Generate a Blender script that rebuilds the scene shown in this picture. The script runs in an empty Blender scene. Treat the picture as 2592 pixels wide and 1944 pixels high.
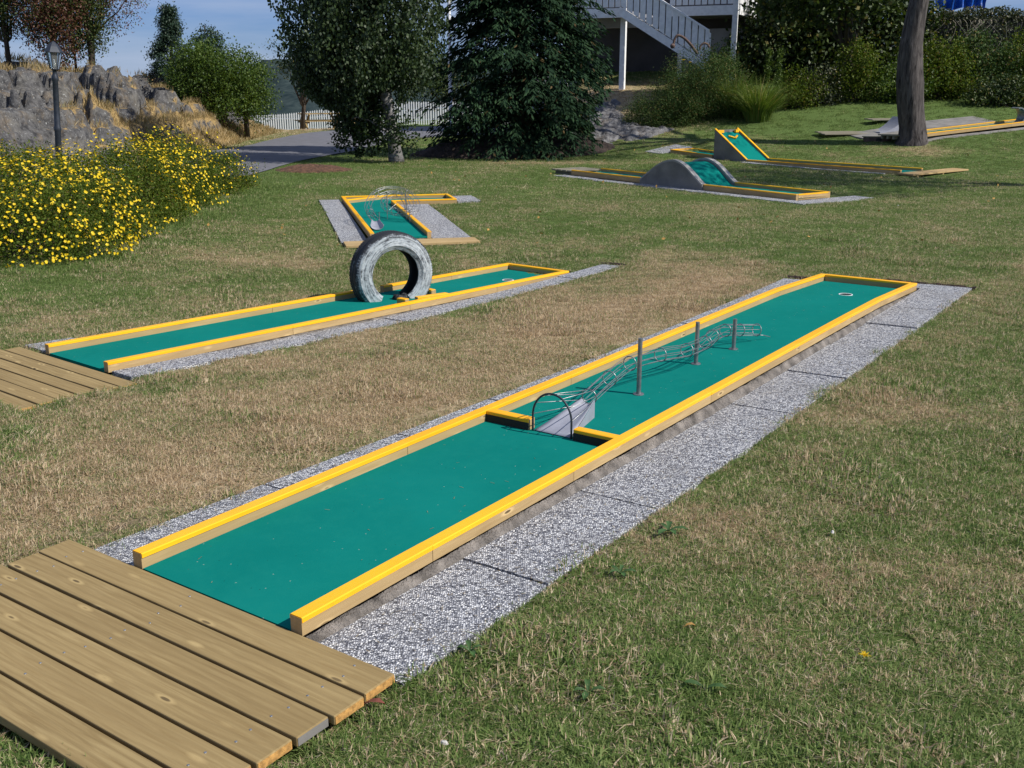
import bpy, math, random
import numpy as np
from mathutils import Vector, Matrix
R = math.radians
rng = np.random.default_rng(7); random.seed(7)
SC = bpy.context.scene; COL = SC.collection

# ------------------------------------------------------------------ camera, sky, sun, exposure
cam_d = bpy.data.cameras.new('camera'); cam = bpy.data.objects.new('camera', cam_d); COL.objects.link(cam)
cam.location = (0, 0, 1.68)
cam.rotation_euler = (R(90) - math.atan(749/2600), 0, 0)
cam_d.sensor_width = 36; cam_d.lens = 36*2600/2592; cam_d.clip_end = 6000; cam_d.clip_start = .05
SC.camera = cam
SUN_EL, SUN_VEC = R(42), (.93, -.36)
w = bpy.data.worlds.new('World'); SC.world = w; w.use_nodes = True
wn = w.node_tree; wn.nodes.clear()
sky = wn.nodes.new('ShaderNodeTexSky'); sky.sky_type = 'NISHITA'; sky.sun_disc = False
sky.sun_elevation = SUN_EL; sky.sun_rotation = math.atan2(SUN_VEC[0], SUN_VEC[1])
sky.air_density = 1.0; sky.dust_density = .3; sky.ozone_density = 3.0; sky.altitude = 0
wc = wn.nodes.new('ShaderNodeTexCoord'); wm = wn.nodes.new('ShaderNodeMapping'); wm.inputs['Scale'].default_value = (1.2, 1.2, 9)
wz = wn.nodes.new('ShaderNodeTexNoise'); wz.inputs['Scale'].default_value = 2.6; wz.inputs['Detail'].default_value = 7; wz.inputs['Roughness'].default_value = .55
wr = wn.nodes.new('ShaderNodeValToRGB'); wr.color_ramp.elements[0].position = .30; wr.color_ramp.elements[1].position = .64
wr.color_ramp.elements[1].color = (.75, .75, .75, 1)
tint = wn.nodes.new('ShaderNodeMix'); tint.data_type = 'RGBA'; tint.blend_type = 'MULTIPLY'; tint.inputs[0].default_value = 1
tint.inputs[7].default_value = (.22, .34, .64, 1)
cl = wn.nodes.new('ShaderNodeMix'); cl.data_type = 'RGBA'; cl.inputs[7].default_value = (3.1, 3.7, 4.9, 1)
bg = wn.nodes.new('ShaderNodeBackground'); bg.inputs[1].default_value = .098
wo = wn.nodes.new('ShaderNodeOutputWorld')
L = wn.links.new
L(wc.outputs['Generated'], wm.inputs[0]); L(wm.outputs[0], wz.inputs[0]); L(wz.outputs[0], wr.inputs[0])
L(sky.outputs[0], tint.inputs[6]); L(wr.outputs[0], cl.inputs[0]); L(tint.outputs[2], cl.inputs[6])
L(cl.outputs[2], bg.inputs[0]); L(bg.outputs[0], wo.inputs[0])
sun_d = bpy.data.lights.new('sun', 'SUN'); sun_d.energy = 3.9; sun_d.angle = R(.55); sun_d.color = (1, .95, .87)
sun = bpy.data.objects.new('sun', sun_d); COL.objects.link(sun)
sv = Vector((SUN_VEC[0]*math.cos(SUN_EL), SUN_VEC[1]*math.cos(SUN_EL), math.sin(SUN_EL)))
sun.rotation_euler = sv.to_track_quat('Z', 'Y').to_euler(); sun.location = (20, -8, 30)
SC.view_settings.view_transform = 'Standard'; SC.view_settings.look = 'None'
SC.view_settings.exposure = 0.52; SC.view_settings.gamma = 1; SC.view_settings.use_curve_mapping = False

# ------------------------------------------------------------------ maths
def sst(a, b, x):
    t = np.clip((np.asarray(x, float)-a)/(b-a), 0, 1); return t*t*(3-2*t)
_T = np.random.default_rng(3).random((256, 256))
def vnoise(x, y, s=1.0, o=0):
    x = np.asarray(x, float)*s+o*17.3+500; y = np.asarray(y, float)*s+o*9.1+500
    xi = np.floor(x).astype(int); yi = np.floor(y).astype(int); fx = x-xi; fy = y-yi
    fx = fx*fx*(3-2*fx); fy = fy*fy*(3-2*fy)
    a = _T[xi % 256, yi % 256]; b = _T[(xi+1) % 256, yi % 256]; c = _T[xi % 256, (yi+1) % 256]; d = _T[(xi+1) % 256, (yi+1) % 256]
    return (a*(1-fx)+b*fx)*(1-fy)+(c*(1-fx)+d*fx)*fy
def fbm(x, y, s=1., n=4, o=0):
    r = 0; a = .5
    for i in range(n): r = r+a*vnoise(x, y, s*2**i, o+i); a *= .5
    return r/(1-.5**n)
def G(x, y):                                   # height of the ground
    x = np.asarray(x, float); y = np.asarray(y, float)
    z = -.15*np.exp(-.5*(((x+1.2)/2.5)**2+((y-10)/3.3)**2))
    r = y-(22.3+np.clip(10.5-x, 0, 20)*.42); k = .8
    sp = k*np.log1p(np.exp(np.clip(r/k, -30, 30)))
    z = z+np.minimum(.155*sp, 2.6)*sst(-.6, 3.2, x)
    z = z-.65*sst(44, 51, y)*sst(-5, -12.5, x)
    z = z-9*sst(60, 100, y)*(1-sst(2, 12, x))
    return z
def g(x, y): return float(G(x, y))

# ------------------------------------------------------------------ object helpers
def tag(o, label=None, cat=None, group=None, kind=None):
    if label: o['label'] = label
    if cat: o['category'] = cat
    if group: o['group'] = group
    if kind: o['kind'] = kind
    return o
def empty(name, loc=(0, 0, 0), rz=0, parent=None):
    o = bpy.data.objects.new(name, None); o.empty_display_size = .1; COL.objects.link(o)
    o.location = loc; o.rotation_euler = (0, 0, rz)
    if parent: o.parent = parent
    return o
def link(name, me, parent=None, loc=None, rot=None):
    o = bpy.data.objects.new(name, me); COL.objects.link(o)
    if parent: o.parent = parent
    if loc is not None: o.location = loc
    if rot is not None: o.rotation_euler = rot
    return o
def dup(o, **kw):
    c = o.copy(); COL.objects.link(c)
    for ch in o.children:
        d = ch.copy(); COL.objects.link(d); d.parent = c
        for gch in ch.children:
            e = gch.copy(); COL.objects.link(e); e.parent = d
    return c
class MB:
    def __init__(s): s.v = []; s.f = []
    def add(s, vs, fs):
        n = len(s.v); s.v += [tuple(p) for p in vs]; s.f += [tuple(i+n for i in f) for f in fs]
    def box(s, x0, x1, y0, y1, z0, z1, m=None):
        vs = [(x, y, z) for z in (z0, z1) for x, y in ((x0, y0), (x1, y0), (x1, y1), (x0, y1))]
        if m is not None: vs = [m @ Vector(p) for p in vs]
        s.add(vs, [(3, 2, 1, 0), (4, 5, 6, 7), (0, 1, 5, 4), (1, 2, 6, 5), (2, 3, 7, 6), (3, 0, 4, 7)])
    def hexa(s, vs): s.add(vs, [(3, 2, 1, 0), (4, 5, 6, 7), (0, 1, 5, 4), (1, 2, 6, 5), (2, 3, 7, 6), (3, 0, 4, 7)])
    def tube(s, pts, rad, n=8, caps=True, closed=False):
        pts = [Vector(p) for p in pts]; N = len(pts)
        if not hasattr(rad, '__len__'): rad = [rad]*N
        up = Vector((0, 0, 1)); rings = []; prev = None
        for i, p in enumerate(pts):
            if closed: t = pts[(i+1) % N]-pts[i-1]
            else: t = pts[min(i+1, N-1)]-pts[max(i-1, 0)]
            t.normalize()
            if prev is None:
                a = up if abs(t.z) < .9 else Vector((1, 0, 0))
                u = t.cross(a).normalized()
            else:
                u = prev-t*prev.dot(t); u.normalize()
            prev = u; v = t.cross(u)
            rings.append([p+(u*math.cos(2*math.pi*k/n)+v*math.sin(2*math.pi*k/n))*rad[i] for k in range(n)])
        vs = [q for r in rings for q in r]; fs = []
        for i in range(N if closed else N-1):
            j = (i+1) % N
            for k in range(n): fs.append((i*n+k, i*n+(k+1) % n, j*n+(k+1) % n, j*n+k))
        if caps and not closed: fs.append(tuple(range(n-1, -1, -1))); fs.append(tuple((N-1)*n+k for k in range(n)))
        s.add(vs, fs)
    def lathe(s, prof, n=24, c=(0, 0, 0)):
        vs = []; fs = []
        for r, z in prof:
            for k in range(n): vs.append((c[0]+r*math.cos(2*math.pi*k/n), c[1]+r*math.sin(2*math.pi*k/n), c[2]+z))
        for i in range(len(prof)-1):
            for k in range(n): fs.append((i*n+k, i*n+(k+1) % n, (i+1)*n+(k+1) % n, (i+1)*n+k))
        s.add(vs, fs)
    def mesh(s, name, mat, smooth=False):
        me = bpy.data.meshes.new(name); me.from_pydata(s.v, [], s.f); me.update()
        if mat: me.materials.append(mat)
        if smooth: me.polygons.foreach_set('use_smooth', [True]*len(me.polygons))
        return me
    def build(s, name, mat, parent=None, smooth=False, loc=None, rot=None, bevel=0):
        o = link(name, s.mesh(name, mat, smooth), parent, loc, rot)
        if bevel:
            b = o.modifiers.new('bevel', 'BEVEL'); b.width = bevel; b.segments = 2; b.limit_method = 'ANGLE'
        return o
def np_mesh(name, V, F, mat, fattr=None, vattr=None, smooth=False):
    """V (n,3), F (m,k)"""
    me = bpy.data.meshes.new(name); k = F.shape[1]; m = len(F)
    me.vertices.add(len(V)); me.vertices.foreach_set('co', V.astype(np.float32).ravel())
    me.loops.add(m*k); me.loops.foreach_set('vertex_index', F.astype(np.int32).ravel())
    me.polygons.add(m); me.polygons.foreach_set('loop_start', np.arange(0, m*k, k, dtype=np.int32))
    if smooth: me.polygons.foreach_set('use_smooth', np.ones(m, bool))
    for kk, a in (fattr or {}).items():
        at = me.attributes.new(kk, 'FLOAT', 'FACE'); at.data.foreach_set('value', a.astype(np.float32))
    for kk, a in (vattr or {}).items():
        at = me.attributes.new(kk, 'FLOAT', 'POINT'); at.data.foreach_set('value', a.astype(np.float32))
    me.update(calc_edges=True); me.validate()
    if mat: me.materials.append(mat)
    return me
def grid_mesh(name, xs, ys, zf, mat, vattr=None, smooth=True):
    X, Y = np.meshgrid(xs, ys); Z = zf(X, Y) if callable(zf) else zf
    V = np.stack([X.ravel(), Y.ravel(), Z.ravel()], 1); nx = len(xs); ny = len(ys)
    i = np.arange(nx-1)[None]+np.arange(ny-1)[:, None]*nx; i = i.ravel()
    F = np.stack([i, i+1, i+1+nx, i+nx], 1)
    va = {k: f(X, Y).ravel() for k, f in (vattr or {}).items()}
    return np_mesh(name, V, F, mat, vattr=va, smooth=smooth)

# ------------------------------------------------------------------ material helpers
class NM:
    def __init__(s, name):
        s.m = bpy.data.materials.new(name); s.m.use_nodes = True; s.t = s.m.node_tree; s.n = s.t.nodes
        s.b = s.n['Principled BSDF']; s.out = s.n['Material Output']; s.pos = None
    def new(s, t, **kw):
        x = s.n.new(t)
        for k, v in kw.items(): setattr(x, k, v)
        return x
    def l(s, a, b): s.t.links.new(a, b)
    def coord(s, kind='Object', scale=(1, 1, 1), rot=(0, 0, 0)):
        if kind == 'World': c = s.new('ShaderNodeNewGeometry').outputs['Position']
        else: c = s.new('ShaderNodeTexCoord').outputs[kind]
        mp = s.new('ShaderNodeMapping'); mp.inputs['Scale'].default_value = scale; mp.inputs['Rotation'].default_value = rot
        s.l(c, mp.inputs[0]); return mp.outputs[0]
    def noise(s, co, scale, detail=4, rough=.55, dist=0):
        x = s.new('ShaderNodeTexNoise'); x.inputs['Scale'].default_value = scale; x.inputs['Detail'].default_value = detail
        x.inputs['Roughness'].default_value = rough; x.inputs['Distortion'].default_value = dist; s.l(co, x.inputs['Vector']); return x.outputs[0]
    def ramp(s, f, stops, mode='LINEAR'):
        x = s.new('ShaderNodeValToRGB'); cr = x.color_ramp; cr.interpolation = mode
        while len(cr.elements) < len(stops): cr.elements.new(.5)
        for e, (p, c) in zip(cr.elements, stops):
            e.position = p; e.color = (c, c, c, 1) if not hasattr(c, '__len__') else (*c, 1)
        s.l(f, x.inputs[0]); return x.outputs[0]
    def mix(s, f, a, b, mode='MIX'):
        x = s.new('ShaderNodeMix'); x.data_type = 'RGBA'; x.blend_type = mode
        for i, v in ((0, f), (6, a), (7, b)):
            if isinstance(v, (int, float)): x.inputs[i].default_value = v if i == 0 else (v, v, v, 1)
            elif isinstance(v, tuple): x.inputs[i].default_value = (*v, 1)
            else: s.l(v, x.inputs[i])
        return x.outputs[2]
    def math(s, op, a, b=0.):
        x = s.new('ShaderNodeMath'); x.operation = op
        for i, v in enumerate((a, b)):
            if isinstance(v, (int, float)): x.inputs[i].default_value = v
            else: s.l(v, x.inputs[i])
        return x.outputs[0]
    def bump(s, h, st=.3, d=.01, normal=None):
        x = s.new('ShaderNodeBump'); x.inputs['Strength'].default_value = st; x.inputs['Distance'].default_value = d
        s.l(h, x.inputs['Height'])
        if normal: s.l(normal, x.inputs['Normal'])
        s.l(x.outputs[0], s.b.inputs['Normal']); return x.outputs[0]
    def col(s, c):
        if isinstance(c, tuple): s.b.inputs['Base Color'].default_value = (*c, 1)
        else: s.l(c, s.b.inputs['Base Color'])
    def set(s, rough=.8, metal=0, spec=None):
        s.b.inputs['Roughness'].default_value = rough; s.b.inputs['Metallic'].default_value = metal
        if spec is not None: s.b.inputs['Specular IOR Level'].default_value = spec
        return s.m
    def attr(s, name, inst=False):
        x = s.new('ShaderNodeAttribute'); x.attribute_name = name
        if inst: x.attribute_type = 'INSTANCER'
        return x.outputs['Fac']
    def rnd(s): return s.new('ShaderNodeObjectInfo').outputs['Random']

def mat_wood(name, dark, light, knots=True, rough=.75, stain=(.05, .035, .02)):
    n = NM(name)
    oi = n.rnd()
    tc = n.new('ShaderNodeTexCoord').outputs['Object']
    off = n.new('ShaderNodeVectorMath'); off.operation = 'ADD'; cb = n.new('ShaderNodeCombineXYZ')
    n.l(n.math('MULTIPLY', oi, 37.), cb.inputs[0]); n.l(n.math('MULTIPLY', oi, 11.), cb.inputs[1]); n.l(n.math('MULTIPLY', oi, 5.), cb.inputs[2])
    n.l(tc, off.inputs[0]); n.l(cb.outputs[0], off.inputs[1])
    mp = n.new('ShaderNodeMapping'); mp.inputs['Scale'].default_value = (1.2, 22, 22); n.l(off.outputs[0], mp.inputs[0])
    grain = n.noise(mp.outputs[0], 3.0, 5, .6, .9)
    mp2 = n.new('ShaderNodeMapping'); mp2.inputs['Scale'].default_value = (.6, 3.4, 3.4); n.l(off.outputs[0], mp2.inputs[0])
    broad = n.noise(mp2.outputs[0], 2.2, 3, .5, .4)
    wv = n.new('ShaderNodeTexWave'); wv.wave_type = 'BANDS'; wv.bands_direction = 'Y'; wv.inputs['Scale'].default_value = 9
    wv.inputs['Distortion'].default_value = 7; wv.inputs['Detail'].default_value = 2; wv.inputs['Detail Scale'].default_value = .6
    mp3 = n.new('ShaderNodeMapping'); mp3.inputs['Scale'].default_value = (.35, 1.3, 1.3); n.l(off.outputs[0], mp3.inputs[0]); n.l(mp3.outputs[0], wv.inputs[0])
    c = n.mix(n.ramp(grain, [(.3, 0.), (.7, 1.)]), dark, light)
    c = n.mix(n.ramp(broad, [(.35, .0), (.7, .5)]), c, tuple(v*.72 for v in dark))
    c = n.mix(n.ramp(wv.outputs[1], [(.0, .28), (.5, 0.)]), c, tuple(v*.6 for v in dark))
    if knots:
        vo = n.new('ShaderNodeTexVoronoi'); vo.inputs['Scale'].default_value = 1; mk = n.new('ShaderNodeMapping'); mk.inputs['Scale'].default_value = (4.2, 15, 15)
        n.l(off.outputs[0], mk.inputs[0]); n.l(mk.outputs[0], vo.inputs['Vector'])
        k1 = n.ramp(vo.outputs['Distance'], [(.0, 1.), (.07, .9), (.10, 0.)])
        k2 = n.ramp(vo.outputs['Distance'], [(.06, 0.), (.12, .55), (.22, 0.)])
        sk = n.new('ShaderNodeSeparateColor'); n.l(vo.outputs['Color'], sk.inputs[0]); ok = n.math('GREATER_THAN', sk.outputs[0], .50); k1 = n.math('MULTIPLY', k1, ok); k2 = n.math('MULTIPLY', k2, ok); c = n.mix(k2, c, tuple(min(1, v*1.55) for v in light)); c = n.mix(k1, c, stain)
    # every piece a little lighter or darker
    c = n.mix(n.ramp(oi, [(0, .0), (1, .5)]), c, tuple(v*q for v, q in zip(light, (.70, .66, .62))))
    n.col(c); n.bump(grain, .35, .002); return n.set(rough, 0, .25)
def mat_plain(name, c, rough=.7, metal=0, var=.25, scale=6, bump=.1, spec=None, bd=.003):
    n = NM(name); co = n.coord('Object'); f = n.noise(co, scale, 5)
    n.col(n.mix(n.ramp(f, [(.3, 0.), (.7, 1.)]), tuple(v*(1-var) for v in c), tuple(min(1, v*(1+var*.6)) for v in c)))
    if bump: n.bump(n.noise(co, scale*8, 3), bump, bd)
    return n.set(rough, metal, spec)
def mat_leaf(name, c1, c2, c3=None, p3=.08, trans=.35, rough=.55, wscale=.7, spec=.35):
    n = NM(name); r = n.attr('rnd'); c = n.ramp(r, [(0, c1), (1, c2)])
    wv = n.noise(n.coord('World'), wscale, 3); c = n.mix(n.ramp(wv, [(.35, .45), (.65, 0.)]), c, tuple(v*.62 for v in c1))
    if c3:
        r2 = n.attr('rn2'); c = n.mix(n.ramp(r2, [(0, 1.), (p3, 0.)], 'CONSTANT'), c, c3)
    n.col(c); n.set(rough, 0, spec)
    tr = n.new('ShaderNodeBsdfTranslucent'); n.l(n.mix(1, c, (1.0, 1.0, .45), 'MULTIPLY'), tr.inputs[0])
    ms = n.new('ShaderNodeMixShader'); ms.inputs[0].default_value = trans
    n.l(n.b.outputs[0], ms.inputs[1]); n.l(tr.outputs[0], ms.inputs[2]); n.l(ms.outputs[0], n.out.inputs[0]); return n.m

# ---- lawn colours (shared by the ground and the blades)
def mat_ground():
    n = NM('lawn_ground'); dry = n.attr('dry'); bare = n.attr('bare'); co = n.coord('World')
    f1 = n.noise(co, 9, 6, .7); f2 = n.noise(co, 70, 4, .7); f3 = n.noise(co, 1.3, 4, .6)
    d = n.math('ADD', dry, n.math('MULTIPLY', n.math('SUBTRACT', f1, .5), 1.1)); d = n.math('ADD', d, n.math('MULTIPLY', n.math('SUBTRACT', f2, .5), 1.2))
    c = n.ramp(d, [(.12, (.115, .178, .048)), (.36, (.195, .230, .078)), (.58, (.36, .300, .16)), (.9, (.52, .40, .25))])
    c = n.mix(n.ramp(f2, [(.36, .55), (.55, 0.)]), c, (.050, .052, .022))
    soil = n.mix(n.ramp(f2, [(.3, 0.), (.7, 1.)]), (.075, .048, .030), (.20, .15, .115))
    c = n.mix(n.ramp(n.math('ADD', bare, n.math('MULTIPLY', n.math('SUBTRACT', f1, .5), .7)), [(.4, 0.), (.62, 1.)]), c, soil)
    n.col(c); h = n.math('ADD', f2, n.math('MULTIPLY', f1, .6)); n.bump(h, .85, .035); return n.set(.95, 0, .1)
def mat_blade():
    n = NM('grass_blade'); r = n.attr('rnd'); r2 = n.attr('rn2'); dry = n.attr('dry', True)
    co = n.coord('World'); f1 = n.noise(co, 11, 4, .65); f4 = n.noise(co, 2.3, 3, .6)
    d = n.math('ADD', dry, n.math('MULTIPLY', n.math('SUBTRACT', f1, .5), .9))
    d = n.math('ADD', d, n.math('MULTIPLY', n.math('SUBTRACT', f4, .5), .5))
    isdry = n.math('GREATER_THAN', d, r)
    green = n.ramp(r2, [(0, (.080, .148, .030)), (.5, (.170, .248, .064)), (1, (.31, .36, .135))])
    straw = n.ramp(r2, [(0, (.34, .245, .135)), (.5, (.56, .43, .265)), (.88, (.66, .53, .35)), (1, (.76, .66, .48))])
    c = n.mix(isdry, green, straw); n.col(c); n.set(.6, 0, .25)
    tr = n.new('ShaderNodeBsdfTranslucent'); n.l(c, tr.inputs[0])
    ms = n.new('ShaderNodeMixShader'); ms.inputs[0].default_value = .42
    n.l(n.b.outputs[0], ms.inputs[1]); n.l(tr.outputs[0], ms.inputs[2]); n.l(ms.outputs[0], n.out.inputs[0]); return n.m
def mat_felt():
    n = NM('green_felt'); co = n.coord('Object'); f = n.noise(co, 1.4, 5, .6); f2 = n.noise(co, 260, 2); f3 = n.noise(co, 14, 4, .7)
    c = n.mix(n.ramp(f, [(.3, 0.), (.7, 1.)]), (.002, .150, .126), (.004, .178, .150))
    c = n.mix(n.ramp(f3, [(.45, 0.), (.75, .35)]), c, (.010, .195, .155))
    vo = n.new('ShaderNodeTexVoronoi'); vo.inputs['Scale'].default_value = 34; n.l(co, vo.inputs['Vector'])
    sp = n.new('ShaderNodeSeparateColor'); n.l(vo.outputs['Color'], sp.inputs[0])
    dots = n.math('MULTIPLY', n.math('LESS_THAN', vo.outputs['Distance'], .085), n.math('GREATER_THAN', sp.outputs[0], .78))
    c = n.mix(n.math('MULTIPLY', dots, .75), c, (.30, .36, .30))
    dk = n.math('MULTIPLY', n.math('LESS_THAN', vo.outputs['Distance'], .09), n.math('LESS_THAN', sp.outputs[1], .18))
    c = n.mix(n.math('MULTIPLY', dk, .8), c, (.004, .07, .06))
    n.col(c); n.bump(f2, .5, .001); return n.set(1, 0, .04)
def mat_gravel():
    n = NM('exposed_aggregate'); co = n.coord('World')
    vo = n.new('ShaderNodeTexVoronoi'); vo.inputs['Scale'].default_value = 135; vo.inputs['Randomness'].default_value = 1; n.l(co, vo.inputs['Vector'])
    sp = n.new('ShaderNodeSeparateColor'); n.l(vo.outputs['Color'], sp.inputs[0])
    c = n.ramp(sp.outputs[0], [(0, (.05, .055, .075)), (.25, (.15, .16, .19)), (.5, (.40, .41, .44)), (.78, (.68, .69, .70)), (1, (.88, .88, .86))])
    e = n.ramp(vo.outputs['Distance'], [(.42, 0.), (.7, .7)])
    c = n.mix(e, c, (.075, .075, .080)); f = n.noise(co, 3.2, 4)
    c = n.mix(n.ramp(f, [(.45, 0.), (.75, .35)]), c, (.20, .19, .175))
    n.col(c); h = n.ramp(vo.outputs['Distance'], [(0, 1.), (.7, 0.)]); n.bump(h, .9, .006); return n.set(.75, 0, .3)
def mat_yellow():
    n = NM('yellow_cap'); co = n.coord('Object'); f = n.noise(co, 3, 4); mp = n.coord('Object', (.8, 60, 60)); st = n.noise(mp, 3, 3)
    c = n.mix(n.ramp(f, [(.3, 0.), (.7, 1.)]), (.90, .40, .005), (.93, .455, .008)); c = n.mix(n.ramp(st, [(.5, 0.), (.8, .35)]), c, (.97, .62, .03))
    sp = n.noise(co, 55, 3, .7); c = n.mix(n.ramp(sp, [(.66, 0.), (.74, .7)]), c, (.45, .22, .03)); c = n.mix(n.ramp(n.noise(co, 5, 5, .75), [(.52, 0.), (.72, .35)]), c, (.70, .34, .02)); c = n.mix(n.ramp(n.rnd(), [(0, 0.), (1, .25)]), c, (.97, .60, .03))
    n.col(c); n.bump(st, .15, .001); return n.set(.42, 0, .4)
def mat_rock(name='grey_rock', grass=True, a=(.032, .032, .034), b=(.150, .147, .144)):
    n = NM(name); co = n.coord('World'); f = n.noise(co, 1.1, 6, .65); f2 = n.noise(co, 7, 6, .7); f3 = n.noise(co, 30, 4)
    c = n.mix(n.ramp(f2, [(.35, 0.), (.68, 1.)]), a, b); c = n.mix(n.ramp(f, [(.5, 0.), (.7, .55)]), c, (.20, .185, .15))
    li = n.noise(co, 16, 4, .75); c = n.mix(n.ramp(li, [(.60, 0.), (.68, .7)]), c, (.50, .51, .49))
    f5 = n.noise(co, 3.2, 6, .75, 1.2); c = n.mix(n.ramp(f5, [(.36, .85), (.46, 0.)]), c, (.045, .042, .04)); c = n.mix(n.ramp(n.noise(co, 2.1, 5, .7), [(.52, 0.), (.66, .6)]), c, (.17, .13, .085))
    if grass:
        ge = n.attr('gr'); c = n.mix(n.ramp(n.math('ADD', ge, n.math('MULTIPLY', n.math('SUBTRACT', f2, .5), .8)), [(.40, 0.), (.58, 1.)]), c, n.ramp(f3, [(.3, (.17, .11, .045)), (.7, (.42, .30, .13))]))
    n.col(c); n.bump(n.math('ADD', f2, n.math('MULTIPLY', f3, .4)), .8, .06); return n.set(.9, 0, .2)
def mat_bark(name, a, b, sc=(14, 14, 2.2), bd=.03):
    n = NM(name); f = n.noise(n.coord('World', sc), 1, 6, .65, .6); f2 = n.noise(n.coord('World'), 3, 4)
    c = n.mix(n.ramp(f, [(.32, 0.), (.66, 1.)]), a, b); c = n.mix(n.ramp(f2, [(.5, 0.), (.75, .4)]), c, tuple(v*.7 for v in b))
    n.col(c); n.bump(f, .9, bd); return n.set(.95, 0, .1)
def mat_tyre():
    n = NM('painted_tyre'); co = n.coord('Object'); f = n.noise(co, 5, 5, .7); f2 = n.noise(co, 34, 5, .75); tr = n.attr('tread')
    sp = n.new('ShaderNodeSeparateXYZ'); n.l(co, sp.inputs[0])
    rad = n.math('SQRT', n.math('ADD', n.math('MULTIPLY', sp.outputs[0], sp.outputs[0]), n.math('MULTIPLY', sp.outputs[1], sp.outputs[1])))
    ang = n.math('ARCTAN2', sp.outputs[1], sp.outputs[0]); cb = n.new('ShaderNodeCombineXYZ'); n.l(n.math('MULTIPLY', rad, 110.), cb.inputs[0]); n.l(n.math('MULTIPLY', ang, 3.), cb.inputs[1]); n.l(n.math('MULTIPLY', sp.outputs[2], 60.), cb.inputs[2])
    rings = n.noise(cb.outputs[0], 1.0, 4, .6)
    k = n.math('ADD', n.math('MULTIPLY', f, .30), n.math('ADD', n.math('MULTIPLY', f2, .28), n.math('MULTIPLY', rings, .42))); k = n.math('SUBTRACT', k, n.math('MULTIPLY', tr, .15))
    top = n.new('ShaderNodeSeparateXYZ'); n.l(n.coord('Object'), top.inputs[0]); k = n.math('SUBTRACT', k, n.math('MULTIPLY', n.math('MAXIMUM', n.math('SUBTRACT', top.outputs[1], .27), 0.), .7))
    c = n.ramp(k, [(.385, (.022, .024, .028)), (.445, (.12, .135, .15)), (.50, (.32, .36, .38)), (.64, (.54, .59, .61))])
    n.col(c); n.bump(n.math('ADD', f2, rings), .5, .003); return n.set(.7, 0, .3)
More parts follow.
